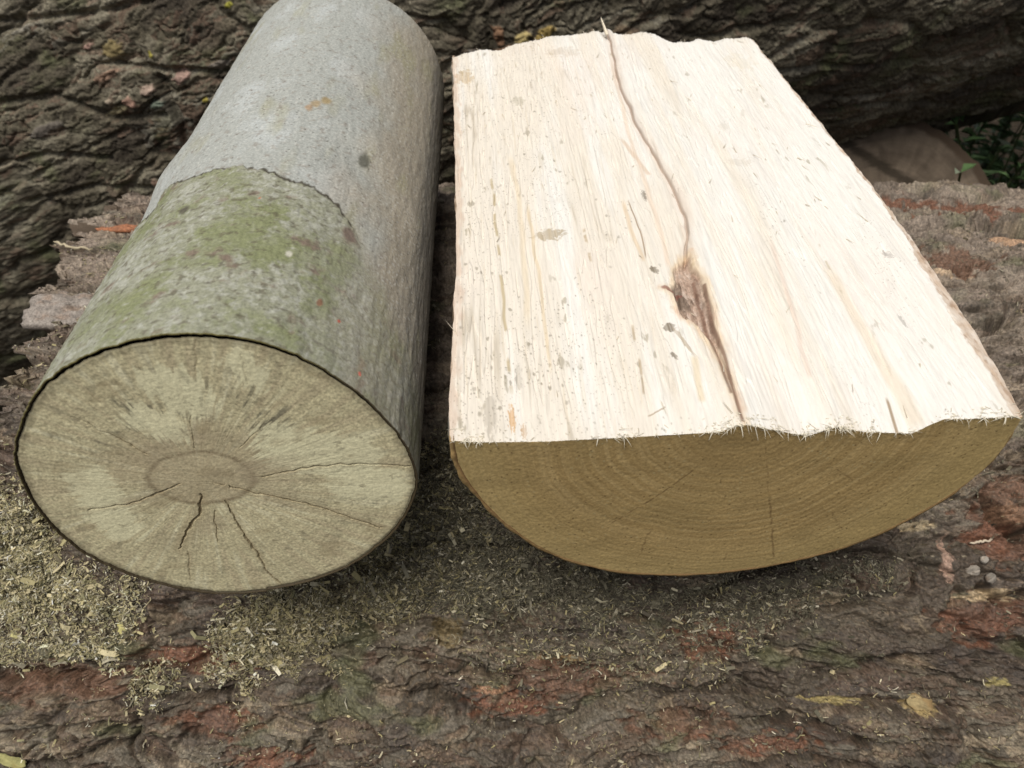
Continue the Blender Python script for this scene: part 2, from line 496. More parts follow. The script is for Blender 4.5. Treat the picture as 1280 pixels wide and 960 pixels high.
# dark line where the flake is torn
lc = mixc(lc, (0.055, 0.045, 0.028), 0.9 * (1 - sst(0.0009, 0.0026, np.abs(sgn + .0006))) * sst(.35, .8, fade + .3 * g2) * sst(-.25, .05, fbm(T_ * 9, T_ * 0 + .5, 2, 119) + .2))
for px, py, r_, c in ((395, 131, .0028, (.38, .29, .17)), (386, 136, .0022, (.38, .26, .16)), (408, 127, .003, (.36, .27, .13)), (427, 398, .0008, (.55, .09, .06)), (455, 463, .0007, (.55, .10, .07)), (325, 252, .0008, (.5, .15, .06)),
                      (400, 378, .0012, (.25, .12, .07)), (360, 320, .0014, (.6, .58, .5)), (280, 96, .0012, (.03, .03, .02)), (458, 198, .004, (.10, .10, .08)), (437, 293, .004, (.17, .12, .10)), (232, 265, .0025, (.10, .09, .07))):
    t0, v0 = L_tv(px, py)
    d = np.hypot((T_ - t0) * LR, (V_ - v0) * .6) + 0.0008 * g2
    lc = mixc(lc, c, .85 * (1 - sst(r_ * .5, r_ * 1.2, d)))
LP = LF + (V_ + skew(rad * st, rad * ct) * (1 - V_ / LLEN))[..., None] * LA + (rad * st)[..., None] * LRT + (rad * ct)[..., None] * LUP
# slightly ragged front edge of the bark
LP -= (0.0004 * (1 - sst(0, .004, V_)) * (0.6 + .2 * fbm(T_ * 25, V_ * 0, 3, 120)))[..., None] * LA
left = empty('firewood_log', LF + LA * LLEN / 2 - np.array([0, 0, LR]), 'round grey-barked firewood log with a mossy patch and a radially cracked pale end', 'log')
F = gridf(*T_.shape, True, False)
fm = ((flake > .5) & (T_ < 1.3)).ravel()[F].mean(1) > .5
left_bark = link('bark', sub_mesh('smooth_bark', LP, F[~fm], lc), M_smooth, left)
o = link('bark_flake', sub_mesh('mossy_bark_flake', LP, F[fm], lc), M_smooth, left_bark)
o['label'] = 'older rougher bark with green algae and pale lichen'
# bark thickness seen on the end: an annulus that turns into the gap behind it
outer = LP[0]; ang = th
thick = 0.0009 + 0.0003 * fbm(np.cos(ang) * 5, np.sin(ang) * 5, 3, 121)
gapw = 0.0004 + 0.0022 * np.exp(-((ang - 0.15) / 0.75) ** 2) * (1 + .5 * fbm(np.cos(ang) * 4, np.sin(ang) * 4, 2, 122)) * .7 + .0004 * np.maximum(0, fbm(np.cos(ang) * 6, np.sin(ang) * 6, 2, 123))
dirn = st[0][:, None] * LRT + ct[0][:, None] * LUP
r0 = rad[0]
rows = [(r0, -0.0004, 0), (r0 - thick * .35, -0.0005, 0), (r0 - thick * .6, -0.0004, 1), (r0 - thick, -0.0002, 1), (r0 - thick - .0001, 0.006, 2), (r0 - thick - gapw * .8, 0.007, 2)]
G, gc = [], []
rag = (0.6 + .2 * fbm(ang * 25, ang * 0, 3, 120))
for k, (r_, dv, ci_) in enumerate(rows):
    G.append(outer if k == 0 else LF + (dv - 0.00015 * rag + skew(r_ * st[0], r_ * ct[0]))[:, None] * LA + r_[:, None] * dirn)
    c = np.empty((len(ang), 3)); c[:] = [(.17, .15, .055), (.055, .040, .020), (.03, .022, .014)][ci_]
    yel = sst(-.2, .5, np.cos(ang + .75)) * .8
    if ci_ == 0:
        c = mixc(c, (.06, .045, .026), 1 - yel + .5 * fbm(ang * 20, ang * 0 + k, 2, 125))
    gc.append(c)
link('bark_rim', make_mesh('bark_rim', np.array(G), gridf(len(rows), len(ang), True, True), np.array(gc)), M_smooth, left_bark)


def end_disc(F0, A, RT, UP, rfun, nr, na, z0, sign):
    """polar sheet for a sawn end. returns V grid, in-plane coords"""
    t = np.linspace(-math.pi, math.pi, na, endpoint=False)
    k = np.sqrt(np.linspace(0, 1, nr)); k = .5 * k + .5 * np.linspace(0, 1, nr); k[0] = 1e-4
    K, T = np.meshgrid(k, t, indexing='ij')
    R = K * rfun(T)
    return R * np.sin(T), R * np.cos(T), K, T


wr = lambda T: np.interp(T, ang, r0 - thick - gapw * .75, period=2 * math.pi)
a_, b_, K, T = end_disc(LF, LA, LRT, LUP, wr, 330, 1100, 0, 1)
pith = L_face(252, 603)
pa, pb = a_ - pith[0], b_ - pith[1]
pr = np.hypot(pa, pb); pt = np.arctan2(pa, pb)
wob = fbm(pt * 1.5 * 1.0 + 1, pr * 30, 2, 130)
z = 0.00008 * fbm(a_ * 500, b_ * 500, 3, 131) + 0.00004 * fbm(pt * 60, pr * 60, 2, 132)
z += 0.0003 * fbm(a_ * 40, b_ * 40, 2, 133) + 0.0003 * sst(.985, 1.0, K)
fc = np.empty(a_.shape + (3,)); fc[:] = (.66, .60, .385)
rs1 = fbm(pt * 16, pr * 22, 4, 134); rs2 = fbm(pt * 45, pr * 40, 3, 135)
fc = mixc(fc, (.57, .495, .325), .8 * sst(-.1, .5, rs1)); fc = mixc(fc, (.80, .755, .53), .7 * sst(.1, .6, -rs1 + .3 * rs2))
fc = mixc(fc, (.50, .43, .27), .2 * sst(0, .6, np.sin(pr * 1500 + 6 * wob)))
fine = fbm(a_ * 900, b_ * 900, 2, 136)
fc = fc * (1 + .32 * fine + .12 * fbm(a_ * 260, b_ * 260, 3, 145) + .08 * rs2)[..., None]
# browner heart zone around the pith, bounded by a darker ring
cxh, cyh = L_face(252, 598); rx_ = abs(L_face(318, 598)[0] - cxh); ry_ = abs(L_face(252, 564)[1] - cyh)
hd = np.hypot((a_ - cxh) / rx_, (b_ - cyh) / ry_) + .06 * fbm(pt * 1.2, pr * 0, 2, 137)
fc = mixc(fc, (.52, .43, .285), .55 * (1 - sst(.9, 1.05, hd)))
fc = mixc(fc, (.28, .22, .14), 1.0 * np.exp(-((hd - 1.0) / .075) ** 2) * (.75 + .5 * rs2))
fc = mixc(fc, (.47, .385, .25), .5 * sst(1.0, 1.1, hd) * (1 - sst(1.5, 2.2, hd + .4 * rs1)) * sst(-.1, .3, pb / .03))
# mould streaks fanning out above the heart
k_top = sst(.0, .02, pb)
zone = np.exp(-((pr - .046) / .015) ** 2) * sst(.35, .75, np.cos(pt - .05)) * k_top
st1 = fbm(pt * 20, pr * 60, 5, 138, .62)
fc = mixc(fc, (.21, .195, .14), .95 * zone * sst(0.0, .25, st1) * sst(-.15, .25, fbm(a_ * 70, b_ * 70, 4, 139)))
# lighter untouched wedges
for pts_, c in ((((200, 480), (242, 508)), .014), (((175, 522), (215, 538)), .012), (((345, 545), (345, 560)), .014), (((300, 455), (318, 470)), .010), (((360, 560), (440, 570)), .022), (((440, 600), (480, 610)), .020), (((110, 600), (150, 660)), .016), (((230, 470), (255, 500)), .008)):
    d, _ = poly_dist(a_, b_, [L_face(*p) for p in pts_])
    fc = mixc(fc, (.84, .80, .54), .8 * (1 - sst(c * .45, c * .65, d + .007 * st1)))
fc = mixc(fc, (.46, .385, .26), .5 * sst(.0, .35, fbm(a_ * 30 + 2, b_ * 40, 4, 146)) * sst(.06, .02, pr))
fc = mixc(fc, (.30, .26, .17), .55 * sst(.38, .6, fbm(a_ * 160, b_ * 220, 4, 147, .6)))
# stain in sectors and at the margin
fc = mixc(fc, (.40, .33, .20), .45 * sst(.25, .6, fbm(a_ * 45 + 7, b_ * 80, 4, 140)))
fc = mixc(fc, (.16, .135, .085), .6 * sst(.95, 1.0, K + .03 * rs2))
fc = mixc(fc, (.22, .20, .14), .35 * sst(.35, .55, fbm(pt * 10, pr * 90, 4, 141)) * sst(.02, .05, pr))
cr = [([(267, 603), (315, 615), (381, 629), (430, 644), (477, 660)], .00052, .9), ([(326, 597), (372, 586), (416, 580), (512, 582)], .00045, .7), ([(227, 604), (199, 616), (162, 630), (109, 638)], .0005, .8),
      ([(251, 618), (249, 642), (234, 664), (225, 686)], .0009, 1), ([(282, 627), (306, 669), (337, 717), (352, 731)], .00055, .9), ([(267, 638), (273, 677)], .00028, .5), ([(140, 544), (184, 568)], .0004, .6),
      ([(243, 560), (238, 520)], .0002, .35), ([(90, 520), (140, 544)], .0003, .3), ([(236, 690), (238, 725)], .0003, .35), ([(300, 560), (330, 530)], .0002, .25), ([(243, 425), (246, 470)], .00016, .25), ([(310, 480), (300, 440)], .0002, .2)]
for pts_, w, stn in cr:
    q_ = [L_face(*p) for p in pts_]
    d, t = poly_dist(a_ + .0010 * fbm(a_ * 160, b_ * 160, 3, 142), b_ + .0010 * fbm(a_ * 160 + 9, b_ * 160, 3, 143), q_)
    ww = .45 * w * (1.05 - .75 * np.abs(2 * t - .8)) * (1 + .5 * fbm(a_ * 500, b_ * 500, 2, 144)) + .00012
    k_ = (1 - sst(ww * .6, ww * 1.5, d)) * stn
    kcol = (1 - sst(ww * .7, ww * 1.9 + .00008, d)) * stn
    z += .0008 * k_                                            # into the wood
    fc = mixc(fc, (.11, .08, .045), kcol * .85)
    fc = mixc(fc, (.42, .34, .2), .35 * stn * (1 - sst(w, w * 5, d)))
V = LF + (z - .0001 + skew(a_, b_))[..., None] * LA + a_[..., None] * LRT + b_[..., None] * LUP
o = link('sawn_end', make_mesh('sawn_end', V, gridf(*a_.shape, True, True), fc), M_oldwood, left)
# far end
a2_, b2_, K2, T2 = end_disc(LB, LA, LRT, LUP, lambda T: np.interp(T, ang, rad[-1], period=2 * math.pi), 12, 1000, 0, 1)
V = LB + a2_[..., None] * LRT + b2_[..., None] * LUP + (0.0 * a2_)[..., None]
V[-1] = LP[-1]
c = np.empty(V.shape); c[:] = (.42, .37, .23); c = c * (1 + .2 * np.sin(K2 * 160))[..., None]
link('sawn_end', make_mesh('far_sawn_end', V, gridf(*a2_.shape, True, False), c), M_oldwood, left)

# ================================================================== split half log (right)
RFL = np.array([-.0234, .2198, -.2199]); RFR = np.array([.198, .2235, -.2165])
RBL = np.array([-.0447, .6088, -.2060]); RBR = np.array([.176, .6150, -.2010])
RA = ((RBL + RBR) - (RFL + RFR)) / 2; RA /= np.linalg.norm(RA)
RN = np.cross(RFR - RFL, RA); RN /= np.linalg.norm(RN)          # up from the split face
RX = np.cross(RA, RN)                                            # to the right
R0 = RFL


def R_plane(px, py):
    p = on_plane(px, py, R0, RN) - R0
    return p @ RX, p @ RA


def R_front(px, py):
    p = on_plane(px, py, R0, RA) - R0
    return p @ RX, p @ RN


le = np.array([R_plane(*p) for p in [(565, 552), (563, 520), (566, 450), (568, 380), (571, 330), (570, 250), (568, 160), (567, 100), (565, 68)]])
re = np.array([R_plane(*p) for p in [(1274, 524), (1248, 478), (1205, 408), (1160, 340), (1120, 278), (1088, 232), (1040, 172), (1000, 122), (965, 78), (938, 46)]])
be = np.array([R_plane(*p) for p in [(565, 68), (582, 62), (600, 58), (622, 58), (640, 53), (672, 45), (705, 40), (740, 36), (752, 36), (757, 33), (764, 41), (772, 42), (800, 39), (815, 40), (838, 49), (858, 50), (870, 46), (892, 49), (905, 44), (935, 44)]])
fe = np.array([R_front(*p) for p in [(565, 551), (600, 553), (680, 552), (760, 548), (850, 543), (900, 540), (926, 531), (945, 533), (985, 541), (1010, 545), (1045, 534), (1080, 540), (1140, 542), (1165, 530), (1180, 524), (1210, 524), (1274, 521)]])
bot = np.array([R_front(*p) for p in [(562, 550), (567, 580), (590, 616), (620, 648), (660, 678), (705, 700), (765, 715), (830, 720), (900, 717), (980, 705), (1060, 684), (1130, 654), (1200, 612), (1250, 566), (1277, 523)]])
re[:, 0] += (bot[-1, 0] - re[0, 0]) * np.exp(-np.maximum(re[:, 1], 0) / .12); re[0, 1] = 0
le[:, 0] += (bot[0, 0] - le[0, 0]) * np.exp(-np.maximum(le[:, 1], 0) / .05); le[0, 1] = 0
LEN = be[:, 1].mean()
nu, nv = 820, 900
u = np.linspace(0, 1, nu); v = np.linspace(0, 1, nv) ** 1.25
Vg, Ug = np.meshgrid(v, u, indexing='ij')
yl = np.interp(u, (be[:, 0] - be[0, 0]) / (be[-1, 0] - be[0, 0]), be[:, 1])    # length at each u
yl = yl + .0012 * fbm(u * 40, u * 0, 3, 201)
Yg = Vg * yl[None, :]
xl = np.interp(Yg, le[:, 1], le[:, 0]); xr = np.interp(Yg, re[:, 1], re[:, 0])
xr = xr + .0010 * fbm(Yg * 60, Yg * 0 + 2, 3, 202) * sst(0, .02, Yg); xl = xl + .0006 * fbm(Yg * 60, Yg * 0 + 5, 3, 203)
Xg = xl + (xr - xl) * Ug
# heights
qs = fbm(Xg * 70, Yg * 4.5, 4, 218) * 3.2
front_h = np.interp(Xg, fe[:, 0], fe[:, 1])
hz = front_h * np.exp(-Yg / .05)
fib = fbm(Xg * 330 + 1.5 * fbm(Xg * 20, Yg * 6, 2, 210), Yg * 9, 4, 211)
hz += .00020 * fib * sst(0.0, 0.02, Yg) + .0011 * fbm(Xg * 45, Yg * 5, 3, 212) * sst(0, .05, Yg) + .00025 * fbm(Xg * 700, Yg * 60, 2, 213)
crack_px = [(757, 33), (766, 62), (772, 95), (784, 128), (797, 158), (812, 183), (828, 210), (842, 238), (855, 268), (860, 300), (858, 330)]
low_px = [(862, 330), (872, 372), (884, 410), (897, 445), (912, 480), (930, 528)]
ck = [R_plane(*p) for p in crack_px]; lw = [R_plane(*p) for p in low_px]
wx = Xg + .0012 * fbm(Xg * 40, Yg * 30, 2, 214)
dc, tcr = poly_dist(wx, Yg, ck); dl, tl = poly_dist(wx, Yg, lw)
# signed side of the crack line: the right half stands a little higher
line = np.array(ck + lw); line = line[np.argsort(line[:, 1])]
side = Xg - np.interp(Yg, line[:, 1], line[:, 0])
hz += .0030 * np.exp(-np.abs(side) / .03) * sst(-.003, .003, side) * sst(.02, .08, Yg)
hz += -.0016 * np.exp(-(side / .0035) ** 2) * sst(.01, .05, Yg)
hz += -.004 * sst(.3, 1, Ug) * 0
# rounded/sunken shoulder at the far end
far = (yl[None, :] - Yg)
hz -= .003 * (1 - sst(0, .012, far)) ** 2
frs = qs - np.floor(qs)
hz += .0007 * (np.floor(qs) + sst(0, .07, frs) - qs * .6) * sst(.0, .03, Yg)
# scar: spindle round the knot
kn_px = [(852, 322), (842, 335), (838, 352), (829, 362), (837, 372), (843, 384), (852, 396), (866, 404), (880, 420), (893, 440), (907, 470), (921, 505), (929, 531), (934, 528), (922, 488), (908, 448), (899, 420), (893, 392), (886, 368), (879, 350), (867, 330), (862, 318)]
kp = np.array([R_plane(*p) for p in kn_px])


def inside(x, y, poly):
    r = np.zeros(x.shape, bool)
    j = len(poly) - 1
    for i in range(len(poly)):
        xi, yi = poly[i]; xj, yj = poly[j]
        c = ((yi > y) != (yj > y)) & (x < (xj - xi) * (y - yi) / (yj - yi + 1e-12) + xi)
        r ^= c; j = i
    return r


wxx = Xg + .0014 * fbm(Xg * 150, Yg * 90, 3, 215); wyy = Yg + .003 * fbm(Xg * 120, Yg * 60 + 4, 3, 216)
ins = inside(wxx, wyy, kp)
dk, _ = poly_dist(wxx, wyy, np.vstack([kp, kp[:1]]))
sd = np.where(ins, dk, -dk) - .0012                                        # >0 inside
kn = sst(-.0008, .0022, sd)
kf = fbm(Xg * 420, Yg * 120, 3, 217)
hz += -.0028 * kn + .0012 * kn * kf
kcx, kcy = R_plane(846, 372)
kd = np.hypot(Xg - kcx, (Yg - kcy) * .6)
hz += .0020 * np.exp(-(kd / .006) ** 2) * (1 + kf)
crm = (1 - sst(.0002, .0010 + .0006 * fib, dc)) * (1 - .3 * tcr)
hz -= .0022 * crm

sc_ = np.empty(Xg.shape + (3,)); sc_[:] = (.770, .715, .630)
m1 = fbm(Xg * 60, Yg * 4, 4, 220)
sc_ = mixc(sc_, (.805, .785, .740), sst(-.3, .4, m1 + 1.2 * (Ug - .45)))
sc_ = mixc(sc_, (.775, .71, .61), .25 * sst(.15, .7, fbm(Xg * 35 + 7, Yg * 4, 4, 221) - .4 * (Ug - .5)))
sc_ = mixc(sc_, (.79, .70, .63), .3 * sst(.1, .6, fbm(Xg * 18, Yg * 7, 3, 222)))
lf = 1 - sst(.15, .55, Ug)
gs = fbm(Xg * 420, Yg * 16, 3, 223)
sc_ = mixc(sc_, (.58, .49, .35), .32 * sst(.32, .6, gs) * (.3 + .7 * lf))
sc_ = mixc(sc_, (.42, .36, .27), .55 * (1 - sst(.0, .10, np.abs(fbm(Xg * 120, Yg * 5, 2, 224) - .28))) * sst(.0, .5, fbm(Xg * 30, Yg * 14, 3, 225)) * (.25 + .75 * lf))
# flecks of dirt and mould
for sx, sy, thr, r_, seed in ((460, 280, .78, .20, 230), (260, 150, .90, .19, 231), (820, 480, .72, .24, 232)):
    f1, f2, ci, dx, dy = worley(Xg * sx, Yg * sy, seed)
    den = sst(-.15, .45, fbm(Xg * 26, Yg * 12, 3, seed + 5) + .62 * lf - .38)
    sc_ = mixc(sc_, (.20, .17, .115), .6 * (1 - sst(r_ * .2, r_ * .9 + .12 * (ci - .8) * 4, f1 + .22 * fbm(Xg * sx * 2, Yg * sy * 2, 2, seed + 9))) * (ci > thr) * den)
tf = fbm(Xg * 200, Yg * 60, 4, 236)
sc_ = mixc(sc_, (.33, .29, .205), .6 * sst(.42, .6, tf) * sst(.1, .5, fbm(Xg * 22, Yg * 10, 3, 237) + .25 * lf))


def mark(px, py, rx, ry, c, k, seed, rot=0.0, rough=.7):
    global sc_
    cx, cy = R_plane(px, py)
    rxm = abs(R_plane(px + rx, py)[0] - cx); rym = abs(R_plane(px, py - ry)[1] - cy)
    mm = blob(Xg, Yg, cx, cy, rxm, rym, rot, seed, rough, 5)
    sc_ = mixc(sc_, c, mm * k * (.75 + .6 * np.clip(fib, -.6, .6)))


def streak(pts, w, c, k, dash=0.0):
    global sc_
    d, t = poly_dist(wx, Yg, [R_plane(*p) for p in pts])
    mm = (1 - sst(w * .3, w, d)) * (sst(0, .12, t) * (1 - sst(.9, 1, t)))
    if dash:
        mm = mm * sst(.0, .35, fbm(Xg * 60, Yg * 90, 3, 250) + .2)
    sc_ = mixc(sc_, c, mm * k)


mark(580, 97, 12, 9, (.52, .38, .2), .7, 1); mark(686, 294, 22, 7, (.42, .34, .22), .75, 2, .15)
mark(648, 128, 9, 6, (.50, .46, .36), .6, 3); mark(705, 66, 24, 6, (.58, .50, .40), .5, 4, .2)
mark(640, 518, 5, 16, (.60, .34, .12), .85, 5); mark(655, 533, 4, 9, (.45, .26, .1), .8, 6); mark(613, 515, 9, 26, (.37, .33, .27), .6, 7); mark(648, 470, 5, 16, (.36, .33, .27), .6, 8)
mark(805, 244, 3, 7, (.13, .10, .07), .9, 9); mark(1110, 318, 5, 5, (.25, .22, .2), .7, 10, .5); mark(1128, 400, 3, 9, (.33, .31, .28), .7, 11)
mark(905, 160, 8, 5, (.62, .58, .5), .5, 12); mark(1060, 60, 10, 7, (.6, .6, .5), .4, 13); mark(925, 205, 18, 5, (.6, .55, .46), .5, 14); mark(925, 78, 20, 10, (.68, .62, .5), .5, 15)
streak([(612, 205), (622, 300), (632, 400), (640, 500)], .0011, (.45, .36, .2), .75, 1); streak([(636, 190), (648, 240), (655, 300), (660, 420)], .0022, (.72, .61, .44), .55)
streak([(660, 250), (672, 330), (690, 470)], .0012, (.66, .52, .32), .5); streak([(730, 285), (738, 330)], .0012, (.45, .34, .2), .7, 1)
streak([(776, 248), (792, 300), (806, 330)], .0016, (.68, .54, .38), .7); streak([(783, 250), (800, 290), (808, 326)], .0006, (.28, .18, .1), .8)
streak([(790, 400), (802, 450), (804, 500)], .0009, (.42, .32, .2), .7, 1); streak([(866, 440), (880, 500)], .0022, (.66, .54, .35), .6)
streak([(1028, 320), (1075, 400), (1125, 470), (1160, 525)], .0042, (.72, .62, .49), .65); streak([(1112, 480), (1128, 515), (1138, 538)], .0010, (.30, .21, .12), .85)
streak([(1020, 300), (1055, 365)], .0008, (.45, .38, .26), .6, 1); streak([(960, 290), (1000, 420), (1015, 470)], .0016, (.70, .56, .48), .5)
streak([(775, 170), (800, 205), (812, 220)], .002, (.62, .47, .34), .6); streak([(808, 515), (835, 503)], .0005, (.35, .26, .16), .8); streak([(760, 60), (790, 180), (830, 300), (838, 340)], .0018, (.74, .60, .48), .6)
# the dark bark-pocket line and the scar
sc_ = mixc(sc_, (.66, .54, .45), .4 * (1 - sst(.001, .004, dc + .002 * fib)))
sc_ = mixc(sc_, (.36, .265, .205), .85 * crm)
halo = sst(-.0042, -.0004, sd + .0012 * kf)
sc_ = mixc(sc_, (.66, .48, .28), .55 * halo)
sc_ = mixc(sc_, (.60, .38, .30), .5 * halo * sst(0, .5, fbm(Xg * 70, Yg * 50, 3, 240)))
kc = np.empty(sc_.shape); kc[:] = (.45, .335, .265)
kc = mixc(kc, (.31, .215, .165), sst(0, .6, kf)); kc = mixc(kc, (.54, .46, .40), .6 * sst(.1, .5, -kf))
kc = mixc(kc, (.34, .19, .12), .6 * sst(.1, .4, fbm(Xg * 90, Yg * 40, 3, 241)) * sst(.004, .0, sd))
kc = mixc(kc, (.13, .10, .075), .75 * sst(.25, .7, np.exp(-(kd / .007) ** 2) + .45 * kf))
sc_ = sc_ + (kc - sc_) * kn[..., None]
dl2 = np.minimum(*[poly_dist(wx, Yg, [R_plane(*p) for p in q_])[0] for q_ in ([(880, 360), (892, 410), (908, 455), (930, 525)], [(868, 350), (890, 430), (915, 490)])])
sc_ = mixc(sc_, (.20, .115, .08), .8 * (1 - sst(.0003, .0013, dl2)) * sst(-.006, -.001, sd))
dth, _ = poly_dist(wx, Yg, [R_plane(*p) for p in [(829, 360), (842, 366), (850, 370)]])
sc_ = mixc(sc_, (.27, .12, .09), .8 * (1 - sst(.0006, .002, dth)))
for px, py, rx, ry, s_ in ((818, 338, 6, 5, 20), (837, 408, 9, 6, 21), (843, 442, 4, 5, 22), (855, 425, 3, 22, 23)):
    mark(px, py, rx, ry, (.13, .095, .05) if s_ < 23 else (.42, .33, .22), .9, s_, .3, .4)

# edge pieces: the left rim is stained by bark
sc_ = mixc(sc_, (.60, .46, .36), .6 * (1 - sst(.001, .005, (Xg - xl) + .003 * fbm(Yg * 90, Xg * 300, 2, 242))))
edw = .0016 + .0042 * np.exp(-((Yg - .05) / .07) ** 2) + .002 * fbm(Yg * 45, Yg * 0, 3, 243)
edm = (1 - sst(.7, 1.0, (xr - Xg) / np.maximum(edw, .0006) + .25 * fbm(Xg * 400, Yg * 200, 3, 244)))
hz -= .0003 * edm * (1 + fbm(Xg * 300, Yg * 200, 3, 245))
sc_ = mixc(sc_, (.52, .40, .30), .9 * edm * (.8 + .4 * fbm(Xg * 300, Yg * 140, 3, 246)))
sc_ = mixc(sc_, (.30, .19, .12), .6 * edm * sst(.1, .5, fbm(Xg * 500, Yg * 120, 3, 247)))
SPp = R0 + Xg[..., None] * RX + Yg[..., None] * RA + hz[..., None] * RN
right = empty('split_firewood_log', R0 + RX * .11 + RA * .2 - RN * .094, 'half-round split firewood log with a bright pale split face turned upward', 'log')
F = gridf(nv, nu, False, True)
inm = (kn > .5).ravel()[F].mean(1) > .5
split_part = link('split_face', sub_mesh('split_face', SPp, F[~inm], sc_), M_split, right)
o = link('knot_scar', sub_mesh('knot_scar', SPp, F[inm], sc_), M_knot, split_part)
o['label'] = 'grey brown knot with a narrow scar running to the sawn edge'

# the profile of wood below: outer curve as a function of lateral position, shifted to the local width along the log
# param w 0..1 along the bottom curve from left corner to right corner
seg = np.concatenate([[0], np.cumsum(np.hypot(*np.diff(bot, axis=0).T))]); seg /= seg[-1]
nw = 700
w = np.linspace(0, 1, nw)


def smooth_curve(t, pts, tt):
    out = []
    for c_ in range(2):
        y = pts[:, c_]
        mslope = np.gradient(y, tt)
        i = np.clip(np.searchsorted(tt, t) - 1, 0, len(tt) - 2)
        hh = tt[i + 1] - tt[i]; s_ = (t - tt[i]) / hh
        out.append((2 * s_**3 - 3 * s_**2 + 1) * y[i] + (s_**3 - 2 * s_**2 + s_) * hh * mslope[i] + (-2 * s_**3 + 3 * s_**2) * y[i + 1] + (s_**3 - s_**2) * hh * mslope[i + 1])
    return np.stack(out, -1)


prof = smooth_curve(w, bot, seg)                     # (nw,2) outer bark outline on the front plane
tang = np.gradient(prof, axis=0); tang /= np.linalg.norm(tang, axis=1)[:, None]
inn = np.stack([-tang[:, 1], tang[:, 0]], -1)         # points inward (up)
bt = .0016 + .0006 * sst(.16, .03, w) - .0004 * sst(.04, 0, w) - .0012 * sst(.80, .93, w) + .0004 * fbm(w * 40, w * 0, 3, 260)
wood = prof + inn * bt[:, None]
# ---- sawn front end: columns from the split edge down to the wood outline
top_x = Xg[0]; top_z = hz[0]
nuf, ndf = 820, 300
wx_sorted = np.maximum.accumulate(wood[:, 0])
colx = Xg[0]
bz = np.interp(colx, wx_sorted + np.arange(nw) * 1e-9, wood[:, 1])
bz = np.minimum(bz, top_z - 1e-5)
D = np.linspace(0, 1, ndf)[:, None]
fz = top_z[None] * (1 - D) + bz[None] * D
fx = np.repeat(colx[None], ndf, 0)
rc = R_front(934, 522)
qa, qb = fx - rc[0], (fz - rc[1])
qr = np.hypot(qa, qb); qt = np.arctan2(qa, -qb)
qrw = qr * (1 + .03 * fbm(qt * 1.5, qr * 10, 2, 261)) + .0006 * fbm(qt * 6, qr * 40, 2, 262)
ringn = fbm(qrw * 520, qt * .4, 3, 263)
ringm = sst(-.35, .55, ringn)
cc = np.empty(fx.shape + (3,)); cc[:] = (.40, .282, .137)
cc = mixc(cc, (.50, .365, .19), .85 * ringm)
cc = mixc(cc, (.34, .235, .11), .5 * sst(.25, .75, fbm(qrw * 560, qt * .7, 2, 264)))
cc = mixc(cc, (.33, .23, .11), .5 * (1 - sst(.012, .05, qr)))
cc = mixc(cc, (.48, .37, .185), .5 * sst(.075, .11, qr))
cc = mixc(cc, (.36, .265, .13), .4 * sst(.1, .5, fbm(fx * 25, fz * 30, 3, 265)))
cc = cc * np.array([.90, .895, .80])
cc = cc * (1 + .16 * fbm(fx * 700, fz * 700, 2, 266) + .05 * fbm(qt * 60, qr * 60, 2, 267))[..., None]
sp1 = worley(fx * 420, fz * 420, 268)
cc = mixc(cc, (.42, .34, .18), .8 * (1 - sst(.1, .28, sp1[0])) * (sp1[2] > .86) * sst(-.2, .3, fbm(fx * 40, fz * 40, 2, 269)))
cc = mixc(cc, (.12, .08, .035), .7 * (1 - sst(.1, .22, worley(fx * 380, fz * 380, 270)[0])) * (worley(fx * 380, fz * 380, 270)[2] > .9))
fzz = .00009 * fbm(fx * 500, fz * 500, 3, 271) + .00005 * ringn + .0003 * fbm(fx * 40, fz * 50, 2, 272)
for pts_, wd, k_ in (([(872, 583), (845, 604), (812, 626), (762, 655)], .00030, .55), ([(962, 630), (965, 660), (967, 695)], .00034, .5), ([(957, 560), (962, 630)], .00025, .35), ([(812, 665), (797, 698)], .0003, .5),
                     ([(690, 648), (740, 622)], .00025, .3), ([(1045, 585), (1065, 600)], .0003, .4), ([(905, 700), (908, 690)], .0003, .3), ([(1040, 640), (1052, 662)], .0003, .35)):
    d, t = poly_dist(fx + .0006 * fbm(fx * 200, fz * 200, 2, 273), fz, [R_front(*p) for p in pts_])
    k2 = (1 - sst(wd * .7, wd * 2.0, d)) * k_ * sst(-.5, .1, fbm(fx * 300, fz * 300, 2, 274))
    cc = mixc(cc, (.13, .08, .035), np.clip(k2 * 1.1, 0, .9))
Vf = R0 + fx[..., None] * RX + fz[..., None] * RN + fzz[..., None] * RA
Vf[0] = SPp[0]
link('sawn_end', make_mesh('brown_sawn_end', Vf, gridf(ndf, nuf, False, True), cc), M_brownwood, right)
# ---- bark shell: outer skin, front rim, top lips
nvb = 420
Yb = np.linspace(-.0004, 1, nvb) ** 1.0
Yb[0] = 0
Lside = np.interp(w, [0, 1], [yl[0], yl[-1]]) + .004 * np.sin(w * math.pi)
Wg = np.repeat(w[None], nvb, 0); Tg = np.repeat(Yb[:, None], nw, 1)
Yo = Tg * Lside[None]
XL0, XR0 = bot[0, 0], bot[-1, 0]


def shape_at(prf, Y, wg):
    """carry the front outline along the log so that its two corners follow the split face's edges"""
    xl_ = np.interp(Y, le[:, 1], le[:, 0]); xr_ = np.interp(Y, re[:, 1], re[:, 0])
    f = (prf[None, :, 0] - XL0) / (XR0 - XL0)
    x = xl_ + f * (xr_ - xl_)
    scale = (xr_ - xl_) / (XR0 - XL0)
    return x, prf[None, :, 1] * (0.4 + .6 * scale)


